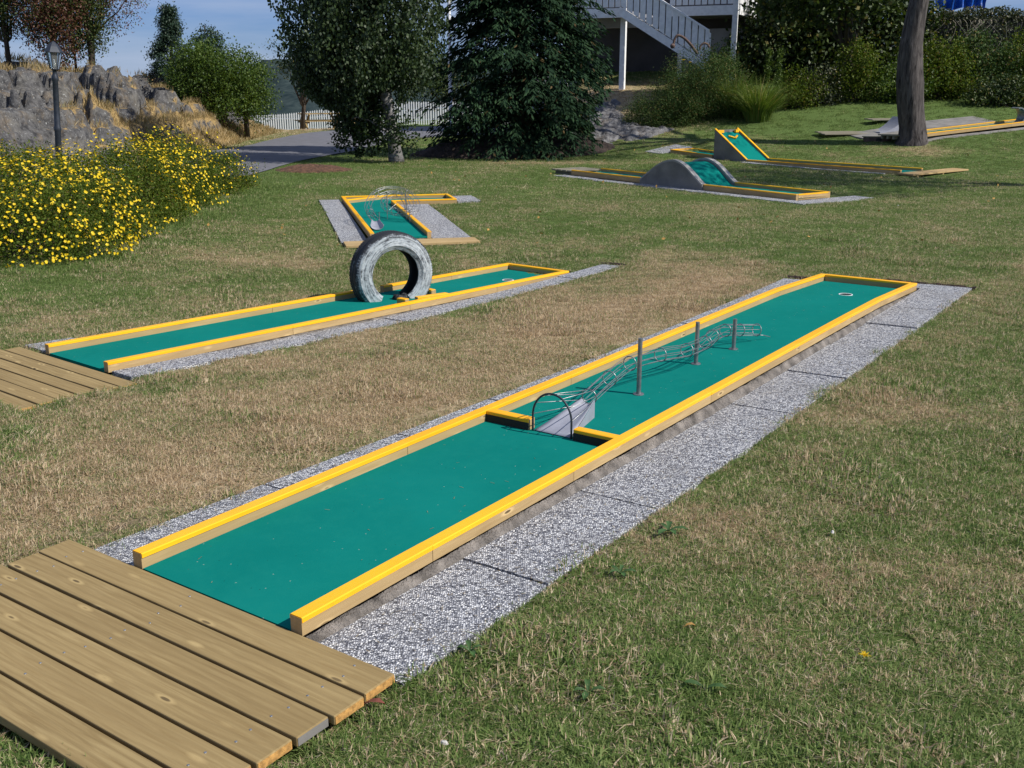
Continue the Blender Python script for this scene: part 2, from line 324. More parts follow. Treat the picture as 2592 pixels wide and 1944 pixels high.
M = dict(
    ground=mat_ground(), blade=mat_blade(), felt=mat_felt(), gravel=mat_gravel(), yellow=mat_yellow(),
    deck=mat_wood('treated_decking', (.235, .160, .064), (.40, .300, .138)),
    timber=mat_wood('rail_pine', (.40, .27, .12), (.56, .41, .205), rough=.7),
    endgrain=mat_plain('end_grain', (.50, .27, .075), .85, var=.5, scale=60, bump=.6),
    oldwood=mat_wood('weathered_board', (.20, .18, .13), (.36, .34, .26), knots=False),
    dark=mat_plain('near_black', (.012, .012, .011), .8),
    mortar=mat_plain('lumpy_concrete', (.24, .215, .19), .95, var=.7, scale=11, bump=1., bd=.03),
    concrete=mat_plain('smooth_concrete', (.20, .19, .175), .9, var=.3, scale=4, bump=.3, bd=.006),
    concrete_l=mat_plain('worn_concrete_edge', (.34, .33, .31), .9, var=.3, scale=6, bump=.4, bd=.006),
    steel=mat_plain('galvanised_steel', (.26, .27, .28), .42, .65, var=.3, scale=30, bump=.15, bd=.001),
    wire=mat_plain('steel_wire', (.30, .31, .32), .4, .7, var=.3, scale=40, bump=0),
    plate=mat_plain('grey_sheet', (.30, .31, .36), .5, .1, var=.15, scale=12, bump=.05),
    white=mat_plain('white_paint', (.86, .87, .88), .6, var=.12, scale=8, bump=.1),
    greypaint=mat_plain('grey_wall', (.30, .30, .315), .8, var=.15, scale=2, bump=.1),
    wall=mat_plain('dark_basement_wall', (.075, .070, .072), .9, var=.2, scale=2),
    iron=mat_plain('black_iron', (.035, .042, .055), .45, .3, var=.3, scale=20),
    rust=mat_plain('rusty_iron', (.13, .085, .07), .85, .2, var=.5, scale=14, bump=.4),
    rock=mat_rock(), rock2=mat_rock('pale_ledge_rock', True, (.075, .075, .08), (.27, .265, .265)),
    bark=mat_bark('rough_bark', (.014, .012, .013), (.135, .120, .115)),
    birchbark=mat_bark('birch_bark', (.05, .046, .048), (.27, .265, .26), (3, 3, 12), .01),
    darkbark=mat_bark('dark_bark', (.035, .028, .022), (.12, .10, .08)),
    tyre=mat_tyre(), rubber=mat_plain('black_rubber', (.014, .015, .018), .6, bump=.4),
    asphalt=mat_plain('asphalt', (.135, .135, .150), .9, var=.22, scale=3, bump=.6, bd=.008),
    mulch=mat_plain('bark_mulch', (.20, .10, .055), .95, var=.8, scale=14, bump=1., bd=.05),
    tarp=mat_plain('blue_tarp', (.01, .10, .46), .35, var=.35, scale=3, bump=.3, bd=.05),
    l_birch=mat_leaf('birch_leaf', (.016, .036, .014), (.065, .100, .032), trans=.25),
    l_conifer=mat_leaf('conifer_spray', (.010, .030, .016), (.042, .085, .035), (.10, .07, .03), .02, trans=.12, rough=.8, spec=.12),
    l_pine=mat_leaf('pine_needles', (.022, .048, .030), (.050, .090, .050), trans=.15),
    l_green=mat_leaf('bright_leaf', (.040, .090, .012), (.13, .185, .026), trans=.35),
    l_dark=mat_leaf('dark_leaf', (.022, .046, .014), (.105, .145, .036), (.20, .17, .05), .05, trans=.25),
    l_juniper=mat_leaf('juniper_spray', (.030, .066, .018), (.100, .150, .042), (.20, .16, .06), .08, trans=.2, spec=.1),
    l_red=mat_leaf('rusty_leaf', (.10, .040, .028), (.21, .105, .065), (.08, .11, .03), .25, trans=.3),
    l_shrub=mat_leaf('shrub_leaf', (.045, .088, .010), (.165, .205, .030), (.20, .16, .05), .06, trans=.35, wscale=2.2, spec=.12),
    petal=mat_leaf('yellow_petal', (.84, .56, .008), (.95, .74, .03), trans=.25, wscale=30),
    straw=mat_leaf('dry_straw', (.27, .19, .085), (.54, .43, .24), (.16, .15, .05), .12, trans=.3),
    reed=mat_leaf('reed_blade', (.07, .14, .02), (.26, .34, .07), (.45, .36, .14), .1, trans=.3),
    vine=mat_leaf('dull_vine', (.028, .044, .020), (.105, .120, .055), (.24, .21, .16), .10, trans=.2),
)
# ------------------------------------------------------------------ foliage
def quads(C, size, asp=.6, up=.5, dirv=None, k=4):
    """leaf quads around centres C (n,3); long axis dirv (n,3) or random"""
    n = len(C); size = np.broadcast_to(np.asarray(size, float), (n,))
    if dirv is None:
        dirv = rng.normal(size=(n, 3)); dirv[:, 2] -= .3
    d = dirv/np.linalg.norm(dirv, axis=1, keepdims=True)
    nn = rng.normal(size=(n, 3)); nn[:, 2] = np.abs(nn[:, 2])+up
    s = np.cross(d, nn); s /= np.linalg.norm(s, axis=1, keepdims=True)+1e-9
    a = d*size[:, None]*.5; b = s*size[:, None]*.5*asp
    V = np.stack([C-a, C+b-a*.1, C+a, C-b-a*.1], 1).reshape(-1, 3)
    return V, np.arange(4*n).reshape(n, 4)
def leaf_obj(name, C, size, mat, parent=None, asp=.6, up=.5, dirv=None, **kw):
    V, F = quads(C, size, asp, up, dirv)
    me = np_mesh(name, V, F, M[mat], fattr=dict(rnd=rng.random(len(F)), rn2=rng.random(len(F))))
    return link(name, me, parent)
def ball(n, c, r):                                # points in an ellipsoid, denser outside
    p = rng.normal(size=(n, 3)); p /= np.linalg.norm(p, axis=1, keepdims=True)
    return np.array(c)+p*np.array(r)*(rng.random((n, 1))**.45)
def clumps(n, c, r, per, spread, zmin=None):
    A = ball(n, c, r)
    if zmin is not None: A = A[A[:, 2] > zmin]
    A = np.repeat(A, per, 0); return A+rng.normal(size=A.shape)*np.asarray(spread)
def limb(mb, p0, p1, r0, r1, n=7, bend=.12, seg=6):
    p0 = Vector(p0); p1 = Vector(p1); o = Vector(rng.normal(size=3))*bend*(p1-p0).length
    pts = []
    for i in range(seg+1):
        t = i/seg; pts.append(p0.lerp(p1, t)+o*math.sin(t*math.pi)*.6+Vector(rng.normal(size=3))*.02*(p1-p0).length*(0 < i < seg))
    mb.tube(pts, [r0+(r1-r0)*i/seg for i in range(seg+1)], n)
    return pts

# ------------------------------------------------------------------ frames of the six lanes (origin x, y, heading)
class Frame:
    def __init__(s, ox, oy, dx, dy):
        l = math.hypot(dx, dy); s.o = (ox, oy); s.d = (dx/l, dy/l); s.a = math.atan2(dy, dx)
    def w(s, a, b): return (s.o[0]+s.d[0]*a-s.d[1]*b, s.o[1]+s.d[1]*a+s.d[0]*b)
    def loc(s, x, y):
        x = np.asarray(x, float)-s.o[0]; y = np.asarray(y, float)-s.o[1]
        return x*s.d[0]+y*s.d[1], -x*s.d[1]+y*s.d[0]
    def g(s, a, b): return g(*s.w(a, b))
F1 = Frame(-1.0082, 3.1258, .5727, .8198)
F2 = Frame(-2.885, 6.575, .625, .780)
F3 = Frame(-1.345, 12.47, -.240, .971)
F4 = Frame(4.73, 16.305, -.563, .827)
F5 = Frame(8.13, 21.27, -.632, .775)
F6 = Frame(9.75, 25.92, .914, .405)
# footprints where no grass grows: frame, s0, s1, y0, y1
FOOT = [(F1, -.80, 7.62, -.835, .42), (F1, -.8, 7.3, .4, .745), (F1, -.8, 0, -.83, .83), (F2, -.8, 5.05, -.44, .41), (F2, -.1, 5.6, -.64, -.4),
        (F2, -.8, -.02, -.80, .8), (F3, -.40, 4.15, -.90, .74), (F3, 3.3, 4.3, -1.75, .4), (F4, -.4, 5.75, -.42, .72), (F4, 5.7, 6.45, -.45, .4),
        (F4, -.45, 1., -1., .6), (F5, 0, 6.3, -.45, .5), (F5, -.62, -.02, -1.6, .7), (F6, -.9, 4.6, -.62, .5), (F6, -1.0, 3.2, .5, 1.35)]
def in_foot(x, y, m=0.):
    r = np.zeros(np.shape(x), bool)
    for f, s0, s1, y0, y1 in FOOT:
        a, b = f.loc(x, y); r |= (a > s0-m) & (a < s1+m) & (b > y0-m) & (b < y1+m)
    return r
PATH_L = [(-14., 18.5), (-10.6, 21.5), (-8.9, 26), (-7.95, 30.6), (-8.1, 36.8), (-7.9, 41.8), (-6.6, 44.6), (-5.2, 46.6), (-3, 48.2), (6, 49)]
PATH_R = [(-10., 12.5), (-6.4, 16.5), (-5.15, 20.4), (-5.1, 25.0), (-4.6, 27.5), (-4.2, 30.5), (-3.9, 34.0), (-3.3, 37.0), (-1.6, 38.6), (6, 40)]
def in_poly(x, y, P):
    r = np.zeros(np.shape(x), bool); n = len(P)
    for i in range(n):
        x0, y0 = P[i]; x1, y1 = P[(i+1) % n]
        c = ((y0 > y) != (y1 > y)) & (x < (x1-x0)*(y-y0)/((y1-y0) if y1 != y0 else 1e-9)+x0); r ^= c
    return r
def in_path(x, y): return in_poly(x, y, PATH_L+PATH_R[::-1])
def rock_inside(x, y):
    yf = 20.6+.9*(vnoise(x, y*0, .7, 3)-.5)+.5*(vnoise(x, y*0, 2.1, 4)-.5)
    xr = np.interp(y, [20, 22, 28, 33, 38, 46], [-9.9, -9.3, -8.15, -8.45, -8.9, -9.2])+.35*(vnoise(x*0, y, .8, 5)-.5)
    a = y-yf; b = (xr-x)*(1-.5*sst(24, 30, y)); return np.minimum(a, b)

# ------------------------------------------------------------------ ground
def dryness(x, y):
    d = .21+.62*(fbm(x, y, .9, 4, 1)-.5)+.5*(fbm(x, y, 3.1, 3, 5)-.5)
    a, b = F1.loc(x, y)
    d = d+.50*np.exp(-((b-1.35)/.80)**2)*sst(-1.5, .5, a)*(1-sst(6.5, 9, a))           # straw strip between the two near lanes
    d = d+.14*np.exp(-((b+1.15)/.35)**2)*sst(.5, 1.5, a)
    d = d+.10*np.exp(-((a-6)/2.5)**2)*np.exp(-((b-1.5)/1.2)**2)
    a, b = F2.loc(x, y)
    d = d+.25*np.exp(-((b+.9)/.35)**2)*sst(-1, 1, a)*(1-sst(5, 7, a))
    d = d+.16*np.exp(-((b-.9)/.9)**2)*sst(-1, 1, a)*(1-sst(4, 6, a))
    d = d-.20*sst(-3.0, -4.4, x)*sst(8, 11, y)+.09*(1-sst(6, 10, y))
    d = d-.10*sst(14, 18, y)
    d = d+.25*np.exp(-((x+3.5)/2)**2-((y-12)/1.6)**2)
    d = d+.30*np.exp(-((x-1.2)/3.2)**2-((y-24.4+.12*x)/.55)**2)
    d = d+1.1*np.exp(-((x-2.9)/2.2)**2-((y-34)/3.6)**2)+.45*np.exp(-((x-.8)/1.8)**2-((y-28.3)/1.2)**2)
    d = d+.30*np.exp(-((x-9.6)/1.1)**2-((y-24.6)/.8)**2)
    d = d+.30*np.exp(-((x-7.2)/.9)**2-((y-19.9)/.7)**2)
    d = d+.45*sst(-7.0, -7.9, x)*sst(23, 28, y)+.45*np.exp(-((x+8.6)/2.0)**2-((y-45)/3)**2)
    d = d-.25*sst(5.5, 8, x)*sst(24.5, 26.5, y)
    return d
def bareness(x, y):
    b = .55*np.exp(-((x-.3)/2.4)**2-((y-27.2)/1.6)**2)+.15*np.exp(-((x-9.7)/.8)**2-((y-24.9)/.6)**2)
    s, l = F1.loc(x, y); b = b+.42*np.exp(-((l-.86)/.10)**2)*sst(-.3, .3, s)*(1-sst(4.5, 6, s)); b = b+.3*np.exp(-((l+.90)/.05)**2)*sst(0, .3, s)
    b = b+.5*np.exp(-((s-7.70)/.05)**2)*(np.abs(l) < .9)+.25*np.exp(-((s-.2)/.5)**2-((l-1.2)/.35)**2)
    s, l = F2.loc(x, y); b = b+.42*np.exp(-((l+.73)/.09)**2)*sst(-.3, .3, s)*(1-sst(3, 5, s))+.35*np.exp(-((l-.46)/.05)**2)*sst(.3, .5, s)*(1-sst(4.9, 5.1, s))
    b = b+.5*np.exp(-((s-5.12)/.06)**2)*(np.abs(l) < .8)
    s, l = F5.loc(x, y); b = b+.45*np.exp(-((l+.62)/.14)**2)*sst(-1, 0, s)*(1-sst(3.2, 4.2, s))
    return b
def ground_h(x, y):
    z = G(x, y)+.012*(vnoise(x, y, 2.3, 2)-.5)+.010*(vnoise(x, y, 9, 6)-.5)
    for f, s0, s1, hw in ((F1, .05, 7.2, .36), (F2, .05, 4.9, .33), (F3, .1, 4.1, .34), (F4, .05, 5.6, .36), (F5, .05, 6., .36), (F6, .1, 4.2, .3)):
        a, b = f.loc(x, y); z = z-.09*((a > s0) & (a < s1) & (np.abs(b) < hw))
    for f, s0, s1, y0, y1 in FOOT:
        a, b = f.loc(x, y); z = z-.022*((a > s0) & (a < s1) & (b > y0) & (b < y1))
    return z
def spaced(*segs):
    r = []
    for a, b, st in segs: r += list(np.arange(a, b, st))
    return np.array(r+[segs[-1][1]])
xs = spaced((-420, -60, 40), (-60, -20, 4), (-20, -6, .4), (-6, 6, .07), (6, 18, .2), (18, 60, 4), (60, 420.1, 40))
ys = spaced((-40, 0, 4), (0, 13, .07), (13, 28, .14), (28, 60, .5), (60, 120, 3), (120, 900.1, 60))
gm = grid_mesh('lawn', xs, ys, ground_h, M['ground'], vattr=dict(dry=dryness, bare=bareness))
tag(link('lawn', gm), kind='structure')

# asphalt path
def resample(P, n):
    P = np.array(P, float); d = np.r_[0, np.cumsum(np.hypot(*np.diff(P, axis=0).T))]; t = np.linspace(0, d[-1], n)
    return np.stack([np.interp(t, d, P[:, 0]), np.interp(t, d, P[:, 1])], 1)
def smooth(P, k=3):
    for _ in range(k): P = np.vstack([P[:1], (P[:-2]+2*P[1:-1]+P[2:])/4, P[-1:]])
    return P
a, b = smooth(resample(PATH_L, 90), 12), smooth(resample(PATH_R, 90), 12)
V = []; nx = 12
for i in range(90):
    for j in range(nx):
        p = a[i]+(b[i]-a[i])*j/(nx-1); wob = .12*(vnoise(p[0], p[1], 1.3)-.5) if j in (0, nx-1) else 0
        V.append((p[0]+wob, p[1]+wob, g(p[0], p[1])+.022+.02*math.sin(j/(nx-1)*math.pi)))
V = np.array(V); i = (np.arange(nx-1)[None]+np.arange(89)[:, None]*nx).ravel()
tag(link('path', np_mesh('path', V, np.stack([i, i+1, i+1+nx, i+nx], 1), M['asphalt'], smooth=True)), kind='structure')

# wooded shore beyond the fence
nm = NM('far_forest'); cc = nm.coord('World', (1, 1, 2)); ff = nm.noise(cc, .35, 6, .7)
nm.col(nm.mix(nm.ramp(ff, [(.35, 0.), (.7, 1.)]), (.018, .030, .034), (.055, .075, .072))); nm.set(1, 0, 0)  # bluish tones put the distance haze into the forest colour
fx = np.linspace(-420, 420, 500); fy = np.linspace(170, 330, 60)
fh = lambda X, Y: -9+(15.5*(.62+.62*fbm(X, Y, .009, 4, 9))+2.6*vnoise(X, Y, .35, 3)+1.2*vnoise(X, Y, .9, 5))*np.sin(np.clip((Y-170)/160, 0, 1)*np.pi)**.5*(.42+.58*sst(-.30, -.215, X/Y))
tag(link('far_hills', grid_mesh('far_hills', fx, fy, fh, nm.m)), kind='structure')

# rocky knoll on the left
def worley(x, y, s, o=0):
    x = x*s; y = y*s; xi = np.floor(x).astype(int); yi = np.floor(y).astype(int); best = np.full(x.shape, 9.); bid = np.zeros(x.shape); sec = np.full(x.shape, 9.)
    for dx in (-1, 0, 1):
        for dy in (-1, 0, 1):
            cx = xi+dx; cy = yi+dy; px = cx+_T[(cx+o) % 256, cy % 256]; py = cy+_T[(cx+91) % 256, (cy+o+37) % 256]
            d = np.hypot(px-x, py-y); nb = d < best; sec = np.where(nb, best, np.minimum(sec, d)); best = np.where(nb, d, best)
            bid = np.where(nb, _T[(cx*7+o) % 256, (cy*13+5) % 256], bid)
    return best, bid, sec-best
def rock_h(x, y):
    d = rock_inside(x, y); dd = np.clip(d, 0, None)
    h = 2.35*(1-np.exp(-dd/1.25))+.25*(fbm(x, y, .35, 3, 8)-.5)*np.clip(dd, 0, 1)
    f1, id1, e1 = worley(x+.35*y, y, .62, 3); f2, id2, e2 = worley(x, y-.3*x, 1.5, 21)
    k = np.clip(dd/.8, 0, 1)*(1-.55*sst(-10.5, -8.5, x)*sst(22, 25, y))*(1-.75*sst(4.5, 7.5, dd))
    h = h+k*((id1-.5)*.95+(id2-.5)*.42-.30*np.exp(-(e1/.10)**2)-.14*np.exp(-(e2/.12)**2)+.10*(fbm(x, y, 2.6, 4, 2)-.5))
    h = h+k*.22*(fbm(x, y, 5.5, 3, 7)-.5)+k*.30*(np.abs(fbm(x+.6*y, y, 1.9, 4, 12)-.5)*-2+.25)
    h = np.minimum(h, 2.30+.35*fbm(x, y, .5, 3, 4)-.5*sst(-10.5, -8.6, x))
    q = (h+.25*(fbm(x, y, 1.1, 3, 15)-.5))/.42; fq = q-np.floor(q); h = .35*h+.65*.42*(np.floor(q)+sst(.62, .92, fq))
    h = np.maximum(h, 1.98*sst(2.8, 4.8, dd)*1.0)
    return np.where(d < -.1, -.4, G(x, y)+np.maximum(h*sst(-.1, .5, d)-.06, -.4)*(1-sst(37, 46, y)))
def rock_gr(x, y):
    e = .10; sl = np.hypot(rock_h(x+e, y)-rock_h(x-e, y), rock_h(x, y+e)-rock_h(x, y-e))/(2*e); d = rock_inside(x, y)
    g_ = .60-.26*sl+.9*(fbm(x, y, 1.0, 3, 6)-.55)
    return np.clip(g_+.28*sst(2.4, 4.2, d)+.50*sst(-11, -8.8, x)*sst(22.5, 25, y)-.12*(1-sst(.5, 3, d)), 0, 1)
rx = np.arange(-19, -7.6, .065); ry = np.concatenate([np.arange(19.9, 28, .065), np.arange(28, 47, .2)])
rk = grid_mesh('rock_outcrop', rx, ry, rock_h, M['rock'], vattr=dict(gr=rock_gr), smooth=False)
tag(link('rock_outcrop', rk), kind='structure')
# ledge of bare rock below the house
def ledge_d(x, y):
    P = np.array([(1.2, 27.0), (3.3, 27.7), (4.5, 28.6), (3.2, 30.2), (3.3, 33.2), (2.2, 33.4), (1.6, 31.), (.9, 29.)])
    r = np.full(np.shape(x), 9.)
    for i in range(len(P)):
        p, q = P[i], P[(i+1) % len(P)]; t = np.clip(((x-p[0])*(q[0]-p[0])+(y-p[1])*(q[1]-p[1]))/((q-p)**2).sum(), 0, 1)
        r = np.minimum(r, np.hypot(x-p[0]-t*(q[0]-p[0]), y-p[1]-t*(q[1]-p[1])))
    return np.where(in_poly(x, y, [tuple(p) for p in P]), r, -r)+.5*(fbm(x, y, 1.4, 3, 2)-.5)
def ledge_h(x, y):
    d = ledge_d(x, y); f1, i1, e1 = worley(x, y+.3*x, 1.6, 9); f2, i2, e2 = worley(x+.2*y, y, 3.6, 2)
    h = .10+.10*np.clip(d, 0, 1)+(i1-.5)*.10+(i2-.5)*.07+.30*(fbm(x, y, 2.4, 4, 4)-.5)-.05*np.exp(-(e1/.06)**2)-.03*np.exp(-(e2/.08)**2)
    return G(x, y)+np.where(d > -.15, h*sst(-.15, .25, d)-.04, -.3)
lm = grid_mesh('rock_ledge', np.arange(.2, 5.2, .05), np.arange(26.4, 34.2, .07), ledge_h, M['rock2'],
               vattr=dict(gr=lambda X, Y: np.clip(.45*(fbm(X, Y, 1.5, 3, 3)-.35)+.30*(1-sst(-.1, .3, ledge_d(X, Y))), 0, 1)), smooth=False)
tag(link('rock_ledge', lm), kind='structure')

# ------------------------------------------------------------------ paving slabs
def pavement(fr, strips, mat='gravel'):
    e = empty('paving', (fr.o[0], fr.o[1], 0), fr.a); tag(e, kind='structure')
    for s0, s1, y0, y1, joints in strips:
        J = [s0]+[j for j in joints if s0 < j < s1]+[s1]
        for a_, b_ in zip(J[:-1], J[1:]):
            a2, b2 = a_+.006, b_-.006; mb = MB(); n = 5; dz = rng.uniform(-.004, .004)
            top = [[(a2+(b2-a2)*i/n, yy, fr.g(a2+(b2-a2)*i/n, yy)+.012+dz) for i in range(n+1)] for yy in (y0, y1)]
            vs = []
            for i in range(n+1):
                for r_ in (0, 1):
                    x, y, z = top[r_][i]; vs += [(x, y, z), (x, y, z-.05)]
            fs = []
            for i in range(n):
                o = i*4; fs += [(o, o+4, o+6, o+2), (o+4, o, o+1, o+5), (o+2, o+6, o+7, o+3)]
            fs += [(0, 2, 3, 1), (n*4+2, n*4, n*4+1, n*4+3)]; mb.add(vs, fs)
            mb.build('slab', M[mat], e)
    return e
j1 = [.78, 1.62, 2.45, 3.25, 4.12, 4.935, 5.765, 6.475]
pavement(F1, [(.0, 7.6, -.836, -.462, j1), (7.37, 7.6, -.462, .0, []), (.0, 7.3, .432, .753, [.9, 1.8, 2.6, 3.45, 4.3, 5.1, 5.9, 6.7])])
pavement(F2, [(.0, 5.6, -.65, -.425, [.8, 1.6, 2.4, 3.2, 4.0, 4.8]), (.0, .36, .40, .70, [])])
pavement(F3, [(-.02, 4.12, .40, .72, [1.55, 2.9]), (-.02, 3.30, -.87, -.40, [1.2, 2.4]), (3.5, 4.25, -1.75, -1.38, [])])
pavement(F4, [(-.42, 5.9, .43, .72, [.9, 2.2, 3.5, 4.8]), (-.42, -.03, -.95, .42, [-.1])])
pavement(F5, [(.3, 3.9, .46, .62, [1.2, 2.1, 3.0]), (6.2, 6.8, -.4, .7, [])])
pavement(F6, [(-.3, 4.9, -.62, -.44, [.9, 1.8, 2.7, 3.6]), (-.9, 3.4, .46, 1.25, [0, .9, 1.8, 2.7])], 'concrete')

# ------------------------------------------------------------------ mini golf lanes
def interp_prof(P): 
    xs_, zs_ = zip(*P); return lambda s: float(np.interp(s, xs_, zs_))
def rail(parent, s0, s1, y0, y1, zt, timber=M['timber'], depth=.075, joints=(), cap=True, n=1):
    J = [s0]+[j for j in joints if s0+.02 < j < s1-.02]+[s1]
    for a_, b_ in zip(J[:-1], J[1:]):
        e0 = .0015; mb = MB(); za, zb = zt(a_), zt(b_)
        mb.hexa([(a_+e0, y0, za-depth), (b_-e0, y0, zb-depth), (b_-e0, y1, zb-depth), (a_+e0, y1, za-depth),
                 (a_+e0, y0, za-.004), (b_-e0, y0, zb-.004), (b_-e0, y1, zb-.004), (a_+e0, y1, za-.004)])
        mb.build('rail_timber', timber, parent)
    if cap:
        for a_, b_ in zip(J[:-1], J[1:]):
            mb2 = MB(); za, zb = zt(a_), zt(b_); jy = rng.uniform(-.0012, .0012); y0c, y1c = y0-.0028+jy, y1+.0028+jy; ea = .003 if a_ == s0 else -.0005; eb = .003 if b_ == s1 else -.0005
            prof = [(y0c, -.018), (y0c, -.003), (y0c+.004, 0), (y1c-.004, 0), (y1c, -.003), (y1c, -.018)]
            vs = [(a_+ea, y, za+z) for y, z in prof]+[(b_-eb, y, zb+z) for y, z in prof]; k = len(prof)
            mb2.add(vs, [(i, i+1, k+i+1, k+i) for i in range(k-1)]+[tuple(range(k-1, -1, -1)), tuple(range(k, 2*k))])
            mb2.build('yellow_cap', M['yellow'], parent)
def xrail(parent, s0, s1, y0, y1, z, timber=M['timber'], depth=.075, cap=True):
    """beam lying across the lane"""
    m = Matrix.Translation(((s0+s1)/2, (y0+y1)/2, z)) @ Matrix.Rotation(R(90), 4, 'Z'); Lh = (y1-y0)/2; h = (s1-s0)/2
    mb = MB(); mb.box(-Lh, Lh, -h, h, -depth, -.004); o = mb.build('rail_timber', timber, parent); o.matrix_local = m
    if cap:
        mb = MB(); prof = [(-h-.0025, -.018), (-h-.0025, -.003), (-h+.002, 0), (h-.002, 0), (h+.0025, -.003), (h+.0025, -.018)]; k = len(prof)
        mb.add([(-Lh+.002, y, zz) for y, zz in prof]+[(Lh-.002, y, zz) for y, zz in prof], [(i, i+1, k+i+1, k+i) for i in range(k-1)]+[tuple(range(k-1, -1, -1)), tuple(range(k, 2*k))])
        o = mb.build('yellow_cap', M['yellow'], parent); o.matrix_local = m
def felt(parent, s0, s1, hw0, hw1, zf, n=40, name='felt'):
    mb = MB(); vs = []; fs = []
    for i in range(n+1):
        s = s0+(s1-s0)*i/n; z = zf(s)
        vs += [(s, hw0, z), (s, hw1, z), (s, hw1, z-.02), (s, hw0, z-.02)]
    for i in range(n):
        o = i*4; fs += [(o, o+4, o+5, o+1), (o+1, o+5, o+6, o+2), (o+3, o+2, o+6, o+7), (o, o+3, o+7, o+4)]
    fs += [(0, 1, 2, 3), (n*4+3, n*4+2, n*4+1, n*4)]; mb.add(vs, fs); return mb.build(name, M['felt'], parent)
def lane(fr, label, group='mini golf lanes on the lawn'):
    return tag(empty('mini_golf_lane', (fr.o[0], fr.o[1], 0), fr.a), label, 'mini golf lane', group)
def cup(parent, s, y, z, r=.05):
    mb = MB(); mb.lathe([(r+.007, .0), (r+.007, .0022), (r, .0022), (r, -.06)], 28, (s, y, z)); mb.build('hole_rim', M['white'], parent, True)
    mb = MB(); mb.lathe([(r-.001, .0011), (.0001, .0011)], 28, (s, y, z)); mb.build('hole_shade_disc', M['dark'], parent)  # black disc at rim level, paints the shade inside the hole
def lumpy(parent, s0, s1, y0, y1, zf, fr, mat=M['mortar'], name='concrete_bed', amp=.022):
    """rough strip of concrete; y1 is the inner, higher edge"""
    n = int((s1-s0)/.035); V = []; F = []; m = 6
    for i in range(n+1):
        s = s0+(s1-s0)*i/n; wx, wy = fr.w(s, 0); ed = y0+(y1-y0)*(.55*fbm(wx, wy, 3.1, 3, 4)-.12)
        for j in range(m):
            t = j/(m-1); y = ed+(y1-ed)*t; zg = fr.g(s, y); top = zf(s)
            z = zg-.02+(top-zg+.02)*(1-(1-t)**2.2); X, Y = fr.w(s, y)
            z = z+amp*(float(fbm(X, Y, 14, 3, 2))-.55)*(1-.55*t); z = min(z, top)
            V.append((s, y, z))
    for i in range(n):
        for j in range(m-1): o = i*m+j; F.append((o, o+m, o+m+1, o+1))
    mb = MB(); mb.add(V, F); return mb.build(name, mat, parent, True)

# lane 1, nearest
P1 = interp_prof([(0, .090), (1, .091), (3.2, .086), (5.8, .080), (6.2, .077), (7.4, .034)]); Z1 = lambda s: P1(s)-.058
l1 = lane(F1, 'nearest long green lane with yellow edges, a wire tunnel and three steel posts')
felt(l1, .0, 7.30, -.3765, .3765, Z1, 60)
bed = MB()
for s0_, s1_ in ((0, 3), (3, 6), (6, 7.3)): bed.hexa([(s0_, -.37, -.3), (s1_, -.37, -.3), (s1_, .37, -.3), (s0_, .37, -.3)]+[(s, y, Z1(s)-.021) for s, y in ((s0_, -.37), (s1_, -.37), (s1_, .37), (s0_, .37))])
bed.build('foundation', M['mortar'], l1)
rail(l1, -.003, 7.36, -.4285, -.3785, P1, joints=(.645, 1.62, 3.05, 4.42, 5.5, 6.25), depth=.064)
rail(l1, -.003, 7.36, .3785, .4285, P1, joints=(1.45, 2.9, 4.4, 6.2), depth=.064)
xrail(l1, 7.31, 7.36, -.3765, .3765, P1(7.33), depth=.062)
xrail(l1, 2.07, 2.12, .112, .3765, P1(2.1)-.001, timber=M['timber'], depth=.056)
xrail(l1, 2.07, 2.12, -.3765, -.148, P1(2.1)-.001, timber=M['timber'], depth=.056)
for y0_, y1_ in ((.113, .376), (-.376, -.149)):
    mb = MB(); mb.box(2.064, 2.0695, y0_, y1_, Z1(2.07)+.001, P1(2.07)-.021); mb.build('dark_beam_front', M['dark'], l1)  # thin near-black face over the front of each cross beam
lumpy(l1, .02, 7.30, -.485, -.424, lambda s: Z1(s)-.014, F1, amp=.05)
lumpy(l1, .02, 7.2, .50, .437, lambda s: Z1(s)-.012, F1)
cup(l1, 8.626-1.985, -.03, Z1(6.64))
# lane 2
P2 = interp_prof([(0, .0), (5, -.088)]); Z2 = lambda s: P2(s)-.058
l2 = lane(F2, 'second green lane, the one with the painted tyre standing on it')
felt(l2, 0, 5.0, -.345, .345, Z2, 40)
bed = MB(); bed.hexa([(0, -.34, -.4), (5, -.34, -.4), (5, .34, -.4), (0, .34, -.4)]+[(s, y, Z2(s)-.021) for s, y in ((0, -.34), (5, -.34), (5, .34), (0, .34))]); bed.build('foundation', M['mortar'], l2)
rail(l2, -.003, 5.04, -.395, -.347, P2, joints=(1.5, 2.75, 3.9), depth=.068)
rail(l2, -.003, 2.84, .347, .395, P2, joints=(1.9,), depth=.068)
rail(l2, 3.17, 5.04, .347, .395, P2, joints=(4.1,), depth=.068)
xrail(l2, 4.99, 5.038, -.345, .345, P2(5), depth=.066)
for k_, (s_, y_, ln, an) in enumerate(((2.83, -.235, .10, 90), (3.32, -.10, .09, 80), (3.12, -.30, .32, -14))):
    m = Matrix.Translation((s_, y_, P2(s_)+.004)) @ Matrix.Rotation(R(an), 4, 'Z')
    mb = MB(); mb.box(-ln/2, ln/2, -.024, .024, -.066, -.004); o = mb.build('rail_timber', M['timber'], l2); o.matrix_local = m
    mb = MB(); mb.box(-ln/2+.002, ln/2-.002, -.0262, .0262, -.018, 0); o = mb.build('yellow_cap', M['yellow'], l2, bevel=.003); o.matrix_local = m
lumpy(l2, .05, 5.0, -.445, -.392, lambda s: Z2(s)-.012, F2, amp=.03)
